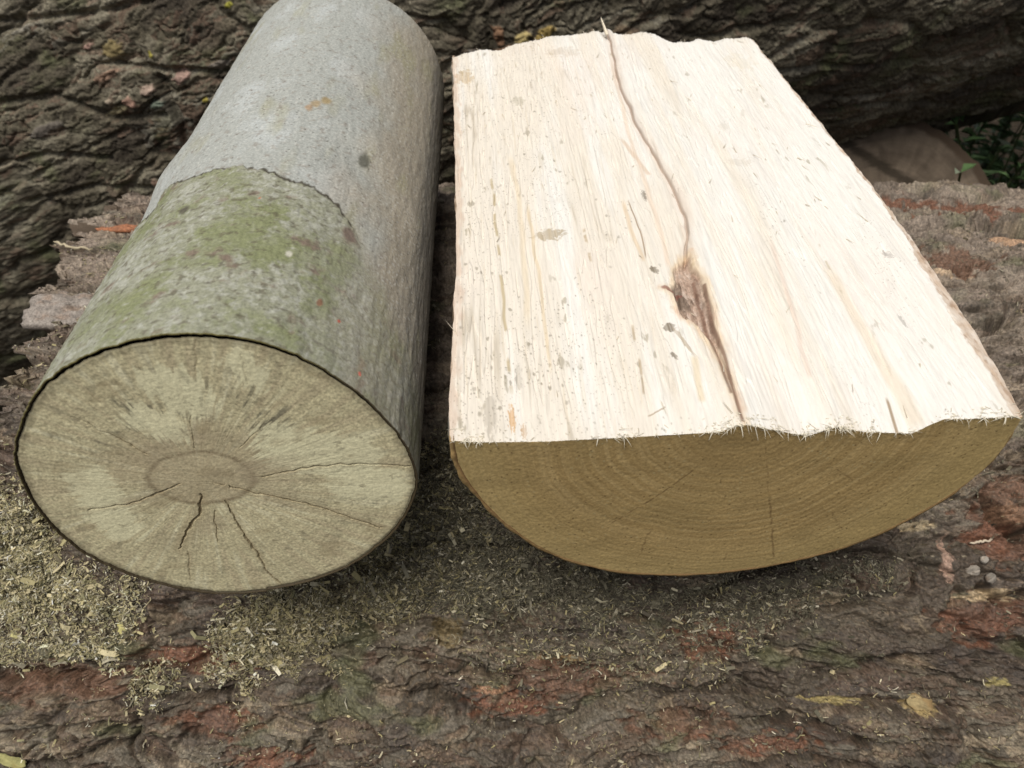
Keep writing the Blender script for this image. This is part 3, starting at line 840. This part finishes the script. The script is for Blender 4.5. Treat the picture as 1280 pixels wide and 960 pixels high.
ox, oz = shape_at(prof, Yo, Wg)
lump = .0012 * fbm(Wg * 22, Yo * 30, 4, 280) + .0022 * np.maximum(0, fbm(Wg * 30 + 4, Yo * 26, 2, 281)) * (1 - sst(.02, .10, Wg)) + .0003 * fbm(Wg * 30, Yo * 40, 3, 282) * sst(.93, .98, Wg)
ox = ox - inn[None, :, 0] * lump; oz = oz - inn[None, :, 1] * lump
# bark lip stands a little above/below the split face
lip = (1 - sst(0, .012, Wg)) + sst(.965, .995, Wg)
oz = oz + lip * (-.0006 + .0008 * fbm(Yo * 30, Wg * 3, 4, 283))
Po = R0 + ox[..., None] * RX + Yo[..., None] * RA + oz[..., None] * RN
ix_, iz_ = shape_at(wood, Yo, Wg)
iz_ = iz_ + lip * (-.0006 + .0008 * fbm(Yo * 30, Wg * 3, 4, 283))
Pi = R0 + ix_[..., None] * RX + Yo[..., None] * RA + iz_[..., None] * RN
bco = np.empty(Po.shape); bco[:] = (.16, .115, .075)
bco = mixc(bco, (.30, .29, .26), sst(0, .5, fbm(Wg * 14, Yo * 18, 4, 284)))
bco = mixc(bco, (.13, .14, .07), .6 * sst(.1, .5, fbm(Wg * 20, Yo * 30, 3, 285)))
bco = mixc(bco, (.55, .43, .34), .9 * lip * sst(-.3, .2, fbm(Yo * 70, Wg * 90, 3, 286)))
bco = mixc(bco, (.16, .115, .085), .5 * sst(.2, .5, fbm(Yo * 130, Wg * 200, 3, 288)))
NB = nvb * nw
# closed shell: outer skin, inner skin, front rim, back rim, two top lips
Fo = gridf(nvb, nw, False, True); Fi = gridf(nvb, nw, False, False) + NB
j = np.arange(nw - 1)
rimF = np.stack([j, j + 1, j + 1 + NB, j + NB], -1)
jb = j + (nvb - 1) * nw
rimB = np.stack([jb, jb + NB, jb + 1 + NB, jb + 1], -1)
i = np.arange(nvb - 1) * nw
lipL = np.stack([i, i + NB, i + nw + NB, i + nw], -1)
ir = i + nw - 1
lipR = np.stack([ir, ir + nw, ir + nw + NB, ir + NB], -1)
bci = np.empty(Pi.shape); bci[:] = (.52, .40, .30)
bci = bci * (1 + .5 * fbm(Yo * 90, Wg * 300, 3, 289))[..., None]
ft = sst(.012, 0, Yo)
bco = mixc(bco, (.42, .285, .12), ft * .95); bci = mixc(bci, (.17, .095, .04), ft)
link('bark', make_mesh('half_log_bark', np.vstack([Po.reshape(-1, 3), Pi.reshape(-1, 3)]), np.vstack([Fo, Fi, rimF, rimB, lipL, lipR]), np.vstack([bco.reshape(-1, 3), bci.reshape(-1, 3)])), M_smooth, right)
# far sawn end
topb = SPp[-1]
bxw, bzw = ix_[-1], iz_[-1]
cz = np.interp(Xg[-1], np.maximum.accumulate(bxw) + np.arange(nw) * 1e-9, bzw)
D = np.linspace(0, 1, 24)[:, None, None]
dn = topb - RN * np.maximum(hz[-1] - cz, 1e-5)[:, None]
Vb = topb[None] * (1 - D) + dn[None] * D
c = np.empty(Vb.shape); c[:] = (.36, .28, .15)
link('sawn_end', make_mesh('far_brown_end', Vb, gridf(24, nu, False, False), c), M_brownwood, right)


# ---- torn fibres along the sawn edge
def fibres(n, place, seed, mat, name, parent):
    r = np.random.default_rng(seed)
    Vs, Fs, Cs = [], [], []
    for k in range(n):
        p, d, ln, wd, bend, c = place(r)
        d = d / np.linalg.norm(d)
        s1 = np.cross(d, r.normal(size=3)); s1 /= np.linalg.norm(s1); s2 = np.cross(d, s1)
        base_i = sum(len(x) for x in Vs)
        pts = []
        for q_ in range(4):
            t = q_ / 3
            ctr = p + d * ln * t + bend * ln * t * t
            rr_ = wd * (1 - t) ** .7 + wd * .12
            for a in (0, 2.09, 4.19):
                pts.append(ctr + rr_ * (math.cos(a) * s1 + math.sin(a) * s2))
        Vs.append(np.array(pts))
        for q_ in range(3):
            for a in range(3):
                b2 = (a + 1) % 3
                Fs.append([base_i + q_ * 3 + a, base_i + q_ * 3 + b2, base_i + q_ * 3 + 3 + b2, base_i + q_ * 3 + 3 + a])
        Cs.append(np.repeat([c], 12, 0))
    return link(name, make_mesh(name, np.vstack(Vs), np.array(Fs), np.vstack(Cs)), mat, parent)


clump_u = [0.03, .05, .30, .46, .48, .5, .54, .57, .62, .66, .68, .70, .74, .88, .93, .97]


def place_fr(r):
    if r.random() < .78:
        uu = np.clip(r.choice(clump_u) + r.normal() * .018 * r.random(), .002, .998)
    else:
        uu = r.random()
    ii = int(uu * (nu - 1)); jj = int(r.random() ** 3 * 34)
    p = SPp[jj, ii] + RN * .0003
    big = r.random() ** 2
    if r.random() < .45:
        d = -RA * (.6 + r.random()) + RX * r.normal() * .8 - RN * (r.random() * .9 - .25)
    else:
        d = -RA * r.random() * .8 + RX * r.normal() * 1.2 + RN * (r.random() * .5)
    ln = .0010 + .0050 * big * big
    return p, d, ln, .00011 + .00016 * r.random(), -RN * r.random() * .35 + RX * r.normal() * .2, np.array((.82, .76, .62)) * (.85 + .15 * r.random())


o = fibres(560, place_fr, 5, M_fibre, 'torn_fibres', split_part)
o['kind'] = 'stuff'
o = fibres(1, lambda r: (R0 + RX * R_plane(758, 46)[0] + RA * (R_plane(758, 46)[1] - .004) + RN * .003, RA * .6 - RX * .35 + RN * .8, .014, .0016, np.zeros(3), np.array((.80, .72, .58))), 6, M_fibre, 'splinter', split_part)


def place_sp(r):
    ii = int(r.random() * (nu - 1)); jj = int((1 - r.random() ** 2) * (nv - 1))
    p = SPp[jj, ii] + RN * .0002
    d = RA * r.choice([-1, 1]) + RX * r.normal() * .35 + RN * (.05 + .2 * r.random())
    return p, d, .003 + .007 * r.random() ** 2, .00015 + .0002 * r.random(), np.zeros(3), np.array((.80, .72, .58)) * (.75 + .25 * r.random())


o = fibres(160, place_sp, 8, M_fibre, 'lifted_splinters', split_part)
o['kind'] = 'stuff'


def place_bl(r):
    t = r.random(); jj = int(t * 300); ii = int((-.1 + r.random() * .75 + 1) * 1000 / 2 * 1.0) % 1000
    tt_ = (r.random() - .35) * 2.2
    ii = int((tt_ + math.pi) / (2 * math.pi) * 1000) % 1000
    p = LP[jj, ii]
    nn = st[0, ii] * LRT + ct[0, ii] * LUP
    d = nn * .5 + r.normal(size=3) * .8
    return p, d, .0015 + .004 * r.random() ** 2, .00012, r.normal(size=3) * .3, np.array((.42, .40, .30)) * (.5 + .6 * r.random())


# ================================================================== sawdust on the trunk
def polyg(px_pts):
    return np.array([base_xs(*p) for p in px_pts])


DI = np.zeros(X.shape, np.float32)
zones = [([(-40, 610), (20, 600), (70, 690), (170, 745), (140, 790), (60, 780), (-40, 800)], 1.0, .022),
         ([(300, 745), (420, 730), (520, 640), (560, 560), (600, 640), (690, 690), (760, 715), (800, 745), (740, 765), (620, 765), (520, 780), (430, 790), (310, 760)], 1.0, .02),
         ([(275, 760), (420, 750), (425, 800), (400, 830), (310, 840), (272, 850)], 1.15, .016),
         ([(285, 850), (340, 845), (330, 885), (290, 892)], .7, .012),
         ([(165, 830), (205, 825), (208, 880), (170, 885)], .6, .012),
         ([(700, 690), (840, 715), (960, 715), (1000, 740), (900, 800), (760, 790), (690, 770)], .42, .02),
         ([(940, 700), (1130, 690), (1120, 720), (980, 790), (880, 830)], .32, .015),
         ([(-40, 770), (180, 770), (150, 830), (-40, 835)], .35, .012),
         ([(470, 560), (620, 520), (640, 760), (400, 760)], .7, .02),
         ([(560, 760), (900, 760), (900, 850), (600, 850)], .16, .02)]
for pts_, k_, soft in zones:
    pg = polyg(pts_)
    wxs = X + .020 * fbm(X * 34, S * 34, 4, 400, .6); wss = S + .018 * fbm(X * 34 + 8, S * 34, 4, 401, .6)
    ins_ = inside(wxs, wss, pg)
    d, _ = poly_dist(wxs, wss, np.vstack([pg, pg[:1]]))
    sdz = np.where(ins_, d, -d)
    DI = np.maximum(DI, k_ * sst(-soft * .4, soft, sdz).astype(np.float32))
DI = DI * (0.55 + .45 * sst(-.4, .3, fbm(X * 50, S * 60, 3, 402)))
DI += .012 * sst(.1, .5, fbm(X * 18, S * 24, 3, 403) + .3) * (PH < math.radians(10))
DI[X > .56] = 0; DI[(PH > math.radians(15)) | (PH < math.radians(-75))] = 0
area = np.abs(np.gradient(X, axis=0)) * np.abs(np.gradient(S, axis=1))
prob = (DI * area).ravel(); prob /= prob.sum()
ND = 150000
idx = rng.choice(len(prob), ND, p=prob)
den = DI.ravel()[idx]
pos = P_base.reshape(-1, 3)[idx]
phs = PH.ravel()[idx]
nrm = np.stack([0 * phs, np.sin(phs), np.cos(phs)], -1)
pile = np.clip(den - .15, 0, 1.2)
pos = pos + nrm * (.0005 + .0065 * pile * rng.random(ND) ** 1.3)[:, None] + rng.normal(size=(ND, 3)) * .0005
e1 = rng.normal(size=(ND, 3)) * np.array([1, .9, .6]); e1 -= nrm * (e1 * nrm).sum(1, keepdims=True) * .6
e1 /= np.linalg.norm(e1, axis=1, keepdims=True)
e2 = np.cross(nrm + rng.normal(size=(ND, 3)) * .55, e1); e2 /= np.linalg.norm(e2, axis=1, keepdims=True)
e3 = np.cross(e1, e2)
ln = .0003 + .0017 * rng.random(ND) ** 3.2; wd = ln * (.10 + .32 * rng.random(ND) ** 2.5)
bigm = rng.random(ND) < .007
ln = np.where(bigm, .002 + .003 * rng.random(ND), ln); wd = np.where(bigm, ln * (.12 + .22 * rng.random(ND)), wd)
thk = .00012 + .0002 * rng.random(ND)
# curled chip: six points, top and bottom
cv = rng.normal(size=ND) * .35
t3 = np.array([-1., 0, 1.])
top = []
for sgn_ in (1, -1):
    for sd_ in (-1, 1):
        for q_ in range(3):
            taper = 1 - .35 * abs(t3[q_]) * rng.random(ND)
            top.append(pos + e1 * (ln * t3[q_])[:, None] + e2 * (wd * sd_ * taper)[:, None] + e3 * (sgn_ * thk * .5 + cv * ln * (t3[q_] ** 2 - .5))[:, None])
VD = np.stack(top, 1)                                   # (ND,12,3)
fq = [[0, 1, 4, 3], [1, 2, 5, 4], [9, 10, 7, 6], [10, 11, 8, 7], [0, 3, 9, 6], [2, 8, 11, 5], [0, 6, 7, 1], [1, 7, 8, 2], [3, 4, 10, 9], [4, 5, 11, 10]]
FD = (np.arange(ND)[:, None, None] * 12 + np.array(fq)[None]).reshape(-1, 4)
pal = np.array([(.42, .36, .215), (.33, .285, .15), (.52, .47, .33), (.22, .20, .11), (.58, .54, .42), (.13, .11, .07), (.27, .24, .17)])
cd = pal[rng.choice(len(pal), ND, p=[.20, .20, .10, .19, .04, .17, .10])] * (.75 + .5 * rng.random((ND, 1)))
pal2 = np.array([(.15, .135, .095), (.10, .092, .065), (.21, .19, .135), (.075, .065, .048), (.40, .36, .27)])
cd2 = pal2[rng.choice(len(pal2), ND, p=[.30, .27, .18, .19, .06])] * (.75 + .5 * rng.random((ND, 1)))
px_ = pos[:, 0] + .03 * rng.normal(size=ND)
log_shade = (rng.random(ND) < .92 * sst(-.095, -.02, px_) * sst(.20, .26, pos[:, 1] + .01 * rng.normal(size=ND)))  # shade of the overhanging logs, put into the colour as darker grey flakes
cd = np.where(log_shade[:, None], cd2, cd)
cd = np.where((px_ < -.16)[:, None], np.minimum(cd * np.array([1.22, 1.25, 1.30]), .7), cd)  # open left pile lightened: its stronger light is put into the colour
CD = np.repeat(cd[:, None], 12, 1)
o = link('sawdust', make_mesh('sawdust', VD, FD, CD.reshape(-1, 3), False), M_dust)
o['kind'] = 'stuff'; o['label'] = 'pale sawdust and fine chips heaped on the bark below the log ends'; o['category'] = 'sawdust'

# larger loose pieces
CH = 'loose chips lying on the trunk'
slab('wood_chip', 19, 790, .0045, .0065, .0016, .2, (.42, .39, .19), M_dust, None, 21, .2, .001, 'yellow wood chip at the far left below the round log', 'wood chip', CH)
slab('wood_chip', 144, 789, .0035, .0065, .0014, .3, (.46, .42, .18), M_dust, None, 22, .2, .001, 'narrow yellowish chip under the lower left of the round log', 'wood chip', CH)
slab('wood_chip', 12, 951, .008, .0036, .0018, -.3, (.34, .32, .14), M_dust, None, 23, .1, .001, 'yellow green chip in the bottom left corner', 'wood chip', CH)
slab('wood_chip', 1156, 884, .007, .0042, .0026, -.35, (.30, .235, .125), M_dust, None, 24, .15, .001, 'big tan chip beside a dark crack at the lower right', 'wood chip', CH)
slab('wood_chip', 1222, 712, .0042, .0036, .0040, .1, (.26, .23, .195), M_dust, None, 26, 0, .001, 'largest grey crumb on the reddish plate at right', 'crumb', 'grey crumbs on the reddish plate')
slab('wood_chip', 1243, 722, .0030, .0028, .0030, .6, (.23, .205, .175), M_dust, None, 27, 0, .001, 'small grey crumb just right of the largest one', 'crumb', 'grey crumbs on the reddish plate')
slab('wood_chip', 1228, 700, .0024, .0020, .0030, .6, (.33, .30, .26), M_dust, None, 28, 0, .001, 'small pale crumb just behind the largest grey one', 'crumb', 'grey crumbs on the reddish plate')
slab('wood_chip', 1120, 612, .0060, .0055, .0040, .2, (.22, .20, .185), M_bark, None, 29, .1, .001, 'grey bark crumb against the right underside of the split log', 'crumb')


def twig(name, pts, r_, color, label, group=None):
    pts = np.asarray(pts); n_ = 14; m2 = 8
    tt_ = np.linspace(0, 1, n_); ts = np.linspace(0, 1, len(pts))
    ctr = np.stack([np.interp(tt_, ts, pts[:, k]) for k in range(3)], -1) + .0006 * rng.normal(size=(n_, 3))
    d = np.gradient(ctr, axis=0); d /= np.linalg.norm(d, axis=1)[:, None]
    s1 = np.cross(d, [0, .3, 1.]); s1 /= np.linalg.norm(s1, axis=1)[:, None]; s2 = np.cross(d, s1)
    a = np.linspace(0, 2 * math.pi, m2, endpoint=False)
    rr_ = r_ * (1 + .2 * rng.normal(size=(n_, 1)) * .6); rr_[0] *= .2; rr_[-1] *= .2
    V = ctr[:, None] + rr_[:, :, None] * (np.cos(a)[None, :, None] * s1[:, None] + np.sin(a)[None, :, None] * s2[:, None])
    c0 = ctr[0].copy()
    me = make_mesh(name, V - c0 - np.array([0, 0, OZ]), gridf(n_, m2, True), np.full(V.shape, 1.) * np.array(color))
    o = link(name, me, M_fibre)
    o.location = (c0[0], c0[1], c0[2] + OZ)
    o['label'] = label; o['category'] = 'twig'
    if group:
        o['group'] = group


def tw(name, pxs, r_, color, label, lift=.002, group=None):
    pts = []
    for p in pxs:
        c, nn = base_surface(*p)
        pts.append(c + nn * lift)
    twig(name, pts, r_, color, label, group)


tw('straw', [(1221, 677), (1236, 675), (1250, 672)], .0007, (.55, .47, .36), 'short pale straw above the grey crumbs at right', .003)
tw('straw', [(82, 318), (105, 324), (128, 322)], .0009, (.50, .43, .30), 'pale curved straw on the broken bark left of the round log', .007)
tw('twig', [(536, 262), (560, 254), (590, 252)], .0022, (.36, .33, .28), 'grey twig lying in the dark gap between the two logs', .004)

# ================================================================== big trunk behind
TA = np.array([-.5, 1.35, -.43]); TD = np.array([math.cos(math.radians(21.5)), 0.09, math.sin(math.radians(21.5))]); TD /= np.linalg.norm(TD)
TRG = np.cross(TD, [0, 0, 1.]); TRG /= np.linalg.norm(TRG)     # towards camera is -Y: cross(x,z) = -y
TUPV = np.cross(TRG, TD)
tx = nonuni([(-.55, -.12, 110), (-.12, 1.35, 1250), (1.35, 1.9, 80)])
tp = np.radians(nonuni([(-48, 88, 820), (88, 312, 110)]))        # angle from facing camera upward
Xb, Pb = np.meshgrid(tx, tp, indexing='ij')
TR = .46 + .10 * np.clip(Xb, 0, 2)
Sb = Pb * .44
hb, cidb, cid2b, gapb, (tintb, edgeb), qb_ = bark_relief(Xb, Sb, 60, 1.1)
nb = fbm(Xb * 8, Sb * 20, 4, 61); nb2 = fbm(Xb * 28, Sb * 60, 4, 62)
kc_ = np.empty(Xb.shape + (3,)); kc_[:] = (.110, .096, .068)
kc_ = mixc(kc_, (.195, .175, .13), sst(-.1, .5, nb + .5 * nb2)); kc_ = mixc(kc_, (.06, .05, .038), sst(.0, .5, -nb + .3 * nb2))
kc_ = mixc(kc_, (.095, .105, .050), .6 * sst(.1, .5, fbm(Xb * 14, Sb * 20, 4, 63)))
kc_ = mixc(kc_, (.055, .045, .034), .6 * sst(.34, .26, tintb))
kc_ = mixc(kc_, (.13, .085, .062), .6 * sst(.60, .66, tintb) * sst(.78, .72, tintb))
kc_ = mixc(kc_, (.20, .185, .15), .5 * sst(.78, .84, tintb))
kc_ = kc_ * np.clip(1 + .6 * pn(Xb * 500, Sb * 600, 66), .5, 1.7)[..., None]


def T_xs(px, py):
    p = on_cyl(px, py, TA, TD, .455) - TA
    return p @ TD, math.atan2(p @ TUPV, p @ TRG) * .44


for k, (px, py, rx, ry, c) in enumerate([(192, 108, 11, 8, (.40, .30, .24)), (168, 124, 11, 9, (.42, .26, .20)), (232, 92, 15, 8, (.36, .24, .20)), (150, 136, 22, 6, (.33, .28, .17)), (202, 126, 12, 6, (.20, .24, .19)), (142, 124, 5, 4, (.45, .37, .28)),
                                        (112, 58, 10, 4, (.36, .23, .19)), (140, 92, 24, 6, (.32, .21, .15)), (145, 60, 16, 14, (.24, .19, .09)), (645, 24, 12, 8, (.55, .44, .20)), (672, 17, 16, 7, (.44, .32, .11)), (622, 40, 16, 6, (.30, .17, .10)), (617, 22, 8, 14, (.26, .15, .09)),
                                        (295, 4, 6, 4, (.38, .36, .06)), (262, 118, 5, 4, (.36, .30, .06)), (195, 66, 4, 6, (.34, .30, .06)), (10, 204, 14, 4, (.30, .26, .19)), (280, 76, 20, 7, (.23, .20, .17)), (30, 36, 18, 4, (.26, .24, .2)), (725, 20, 14, 6, (.26, .25, .2)), (197, 225, 6, 8, (.3, .2, .15)),
                                        (60, 160, 30, 8, (.16, .14, .12)), (590, 50, 16, 10, (.24, .22, .20)), (760, 12, 14, 12, (.2, .15, .1))]):
    cx, cs = T_xs(px, py); ex_, _ = T_xs(px + rx, py); _, es = T_xs(px, py - ry)
    mm = blob(Xb, Sb, cx, cs, abs(ex_ - cx), abs(es - cs), 0.0, 60 + k, .45, 3)
    kc_ = mixc(kc_, c, mm * .9); hb += .003 * mm
for pts_, wdt, dpt in (([(205, 95), (218, 125), (230, 150), (238, 180)], .009, .022), ([(0, 26), (60, 22), (130, 14), (200, 0)], .006, .012), ([(0, 128), (70, 118), (150, 146), (210, 138)], .006, .012), ([(250, 150), (290, 130)], .005, .01), ([(150, 78), (220, 84), (290, 84)], .006, .012),
                       ([(0, 205), (60, 190), (140, 196)], .005, .01), ([(605, 5), (610, 50)], .006, .012), ([(900, 40), (1000, 20), (1100, 10)], .005, .01), ([(940, 90), (1040, 60), (1150, 45)], .006, .012), ([(40, 250), (120, 230), (190, 232)], .006, .01)):
    d, _ = poly_dist(Xb, Sb, [T_xs(*p) for p in pts_])
    hb -= dpt * (1 - sst(0, wdt, d + .0015 * nb2))
rb = TR + hb * .62
PB = TA + Xb[..., None] * TD + (rb * np.cos(Pb))[..., None] * TRG + (rb * np.sin(Pb))[..., None] * TUPV
back = empty('fallen_trunk', TA + TD * .6 - np.array([0, 0, .45]), 'dark weathered trunk lying across the background behind both logs', 'tree trunk')
nb_, mb_ = Xb.shape
link('bark', make_mesh('back_bark', PB, gridf(nb_, mb_, True, True), kc_), M_backbark, back)
for row, fl_ in ((0, True), (nb_ - 1, False)):
    rim = PB[row]; ctr = rim.mean(0)
    ks = np.array([1.0, .96, .7, .4, .02])
    G = ctr + (rim - ctr)[None] * ks[:, None, None]
    c = np.empty(G.shape); c[:] = (.22, .16, .10)
    link('sawn_end', make_mesh('back_end', G, gridf(len(ks), mb_, True, fl_), c), M_oldwood, back)

# ================================================================== sawn log wedged between the trunks (right background)
WF = np.array([.500, .950, -.535]); WD = np.array([.10, .66, -.72]); WD /= np.linalg.norm(WD)
WR, WL = .152, .78
WRT = np.cross(WD, [0, 0, 1.]); WRT /= np.linalg.norm(WRT); WUP = np.cross(WRT, WD)
t = np.linspace(-math.pi, math.pi, 240, endpoint=False); yv = np.linspace(0, WL, 160)
Yw, Tw = np.meshgrid(yv, t, indexing='ij')
rw = WR + .004 * fbm(np.cos(Tw) * 2, np.sin(Tw) * 2 + Yw * 4, 3, 500) + .003 * fbm(np.cos(Tw) * 9, np.sin(Tw) * 9 + Yw * 10, 3, 501)
rw = rw - .008 * (1 - sst(0, .02, Yw)) ** 2
Pw = WF + Yw[..., None] * WD + (rw * np.sin(Tw))[..., None] * WRT + (rw * np.cos(Tw))[..., None] * WUP
cw = np.empty(Pw.shape); cw[:] = (.16, .125, .095); cw = cw * (1 + .5 * fbm(Tw * 6, Yw * 20, 3, 502))[..., None]
wl = empty('sawn_log', WF + WD * WL - np.array([0, 0, .05]), 'small shaded log with a greyish sawn end propped between the two trunks', 'log')
link('bark', make_mesh('wedged_bark', Pw, gridf(160, 240, True, False), cw), M_backbark, wl)
kk = np.linspace(1, .01, 60)
Kw, Tw2 = np.meshgrid(kk, t, indexing='ij')
rw2 = Kw * rw[0][None]
Pe = WF + (rw2 * np.sin(Tw2))[..., None] * WRT + (rw2 * np.cos(Tw2))[..., None] * WUP + (.002 * fbm(rw2 * 60, Tw2 * 3, 2, 503) * (Kw < .99))[..., None] * WD
ce = np.empty(Pe.shape); ce[:] = (.15, .118, .088)
ce = mixc(ce, (.10, .078, .058), .8 * sst(-.2, .4, fbm(rw2 * np.sin(Tw2) * 30, rw2 * np.cos(Tw2) * 30, 3, 504)))
ring_w = fbm(rw2 * 260, Tw2 * .6, 3, 505)
ce = ce * (1 + .18 * ring_w + .25 * fbm(Tw2 * 14, rw2 * 30, 3, 506))[..., None]
ce = mixc(ce, (.035, .028, .02), .8 * (1 - sst(.004, .012, np.abs(rw2 * np.sin(Tw2) * .6 + rw2 * np.cos(Tw2) - .07) + .006 * ring_w)))
ce = mixc(ce, (.07, .05, .035), sst(.90, .93, Kw + .01 * ring_w))
ce = mixc(ce, (.42, .22, .06), .8 * blob(rw2 * np.sin(Tw2), rw2 * np.cos(Tw2), .10, .035, .03, .022, 0, 90, .5, 3))
link('sawn_end', make_mesh('wedged_end', Pe, gridf(60, 240, True, False), ce), M_oldwood, wl)

# ================================================================== undergrowth at the far right
r = np.random.default_rng(31)
Vs, Fs, Cs = [], [], []
nvx = 0
for s_ in range(170):
    bx, by = .55 + .85 * r.random(), 1.08 + 1.1 * r.random()
    if bx < .70:
        by = 1.35 + .8 * r.random()
    hgt = .42 + .28 * r.random()
    if s_ < 34:
        bx, by, hgt = .66 + .24 * r.random(), 1.04 + .16 * r.random(), .58 + .16 * r.random()
    lean = np.array([r.normal() * .12, -.10 + r.normal() * .08, 0])
    root = np.array([bx, by, -OZ + .01])
    for q_ in range(26):
        tq = (q_ + 1) / 26
        p = root + np.array([0, 0, hgt * tq]) + lean * tq ** 2
        for side_ in (-1, 1):
            az = r.random() * 6.28
            d = np.array([math.cos(az), math.sin(az), .2 + .5 * r.random()]); d /= np.linalg.norm(d)
            wv = np.cross(d, [0, 0, 1.]); wv /= np.linalg.norm(wv); nn = np.cross(wv, d)
            L_ = (.022 + .03 * r.random()) * (1.1 - .5 * tq); W_ = L_ * .22
            c = np.array((.085, .150, .055)) * (.6 + .9 * r.random()) if r.random() < .85 else np.array((.24, .28, .20))
            pts = [p, p + d * L_ * .45 + wv * W_ + nn * .002, p + d * L_ - nn * L_ * .2, p + d * L_ * .45 - wv * W_ + nn * .002]
            Vs += pts; Cs += [c] * 4; Fs.append([nvx, nvx + 1, nvx + 2, nvx + 3]); nvx += 4
    # stem
    e = .0016
    tip = root + np.array([0, 0, hgt]) + lean
    mid = root + np.array([0, 0, hgt * .5]) + lean * .25
    for a_0, a_1 in ((root, mid), (mid, tip)):
        for ox_, oy_ in ((e, 0), (0, e)):
            o_ = np.array([ox_, oy_, 0])
            Vs += [a_0 - o_, a_0 + o_, a_1 + o_, a_1 - o_]; Cs += [np.array((.07, .09, .035))] * 4
            Fs.append([nvx, nvx + 1, nvx + 2, nvx + 3]); nvx += 4
o = link('undergrowth', make_mesh('undergrowth', np.array(Vs), np.array(Fs), np.array(Cs), False), M_leaf)
o['kind'] = 'stuff'; o['label'] = 'green leafy undergrowth in the shade beside the sawn log'; o['category'] = 'plants'

# ================================================================== ground
gx = np.concatenate([-np.geomspace(40, 1.5, 24), np.linspace(-1.4, 2.0, 120), np.geomspace(2.1, 40, 24)])
gy = np.concatenate([-np.geomspace(40, 1.5, 24), np.linspace(-1.4, 3.0, 140), np.geomspace(3.1, 40, 24)])
GX, GY = np.meshgrid(gx, gy, indexing='ij')
GZ = -OZ + .012 * fbm(GX * 3, GY * 3, 4, 600)
gcol = np.empty(GX.shape + (3,)); gcol[:] = (.040, .031, .022)
gcol = mixc(gcol, (.035, .045, .018), .7 * sst(0, .5, fbm(GX * 1.4, GY * 1.4, 4, 601)))
o = link('ground', make_mesh('ground', np.stack([GX, GY, GZ], -1), gridf(*GX.shape, False, False), gcol), M_soil)
o['kind'] = 'structure'

# ================================================================== light, sky, camera
sun_dir = np.array([-.16, -.36, .93]); sun_dir /= np.linalg.norm(sun_dir)
elev = math.asin(sun_dir[2]); azim = math.atan2(sun_dir[0], sun_dir[1])
world = bpy.data.worlds.new('World'); scene.world = world; world.use_nodes = True
nt = world.node_tree; N = nt.nodes; L = nt.links
bg = N['Background']; sky = N.new('ShaderNodeTexSky'); sky.sky_type = 'NISHITA'
sky.sun_disc = False; sky.sun_elevation = elev; sky.sun_rotation = azim
sky.air_density = 1.0; sky.dust_density = 5.0; sky.ozone_density = 1.0
hs = N.new('ShaderNodeHueSaturation'); hs.inputs['Saturation'].default_value = 0.35
L.new(sky.outputs[0], hs.inputs['Color']); L.new(hs.outputs[0], bg.inputs['Color'])
bg.inputs['Strength'].default_value = 0.07
sl = bpy.data.lights.new('sun', 'SUN'); sl.energy = 2.3; sl.angle = math.radians(28); sl.color = (1.0, .95, .86)
so = bpy.data.objects.new('sun', sl); COL.objects.link(so)
from mathutils import Vector
so.rotation_euler = Vector(-sun_dir).to_track_quat('-Z', 'Y').to_euler()
so.location = (0, 0, 5)

cam = bpy.data.cameras.new('camera'); co = bpy.data.objects.new('camera', cam); COL.objects.link(co)
co.location = (0, 0, OZ); co.rotation_euler = (math.pi / 2 - PITCH, 0, 0)
cam.sensor_fit = 'HORIZONTAL'; cam.sensor_width = 36; cam.lens = FPX / 1280 * 36
cam.clip_start = .01; cam.clip_end = 200
cam.dof.use_dof = True; cam.dof.focus_distance = .385; cam.dof.aperture_fstop = 17
scene.camera = co
scene.view_settings.view_transform = 'Standard'; scene.view_settings.look = 'None'
scene.view_settings.exposure = 0.16; scene.view_settings.gamma = 1.0
scene.cycles.max_bounces = 8
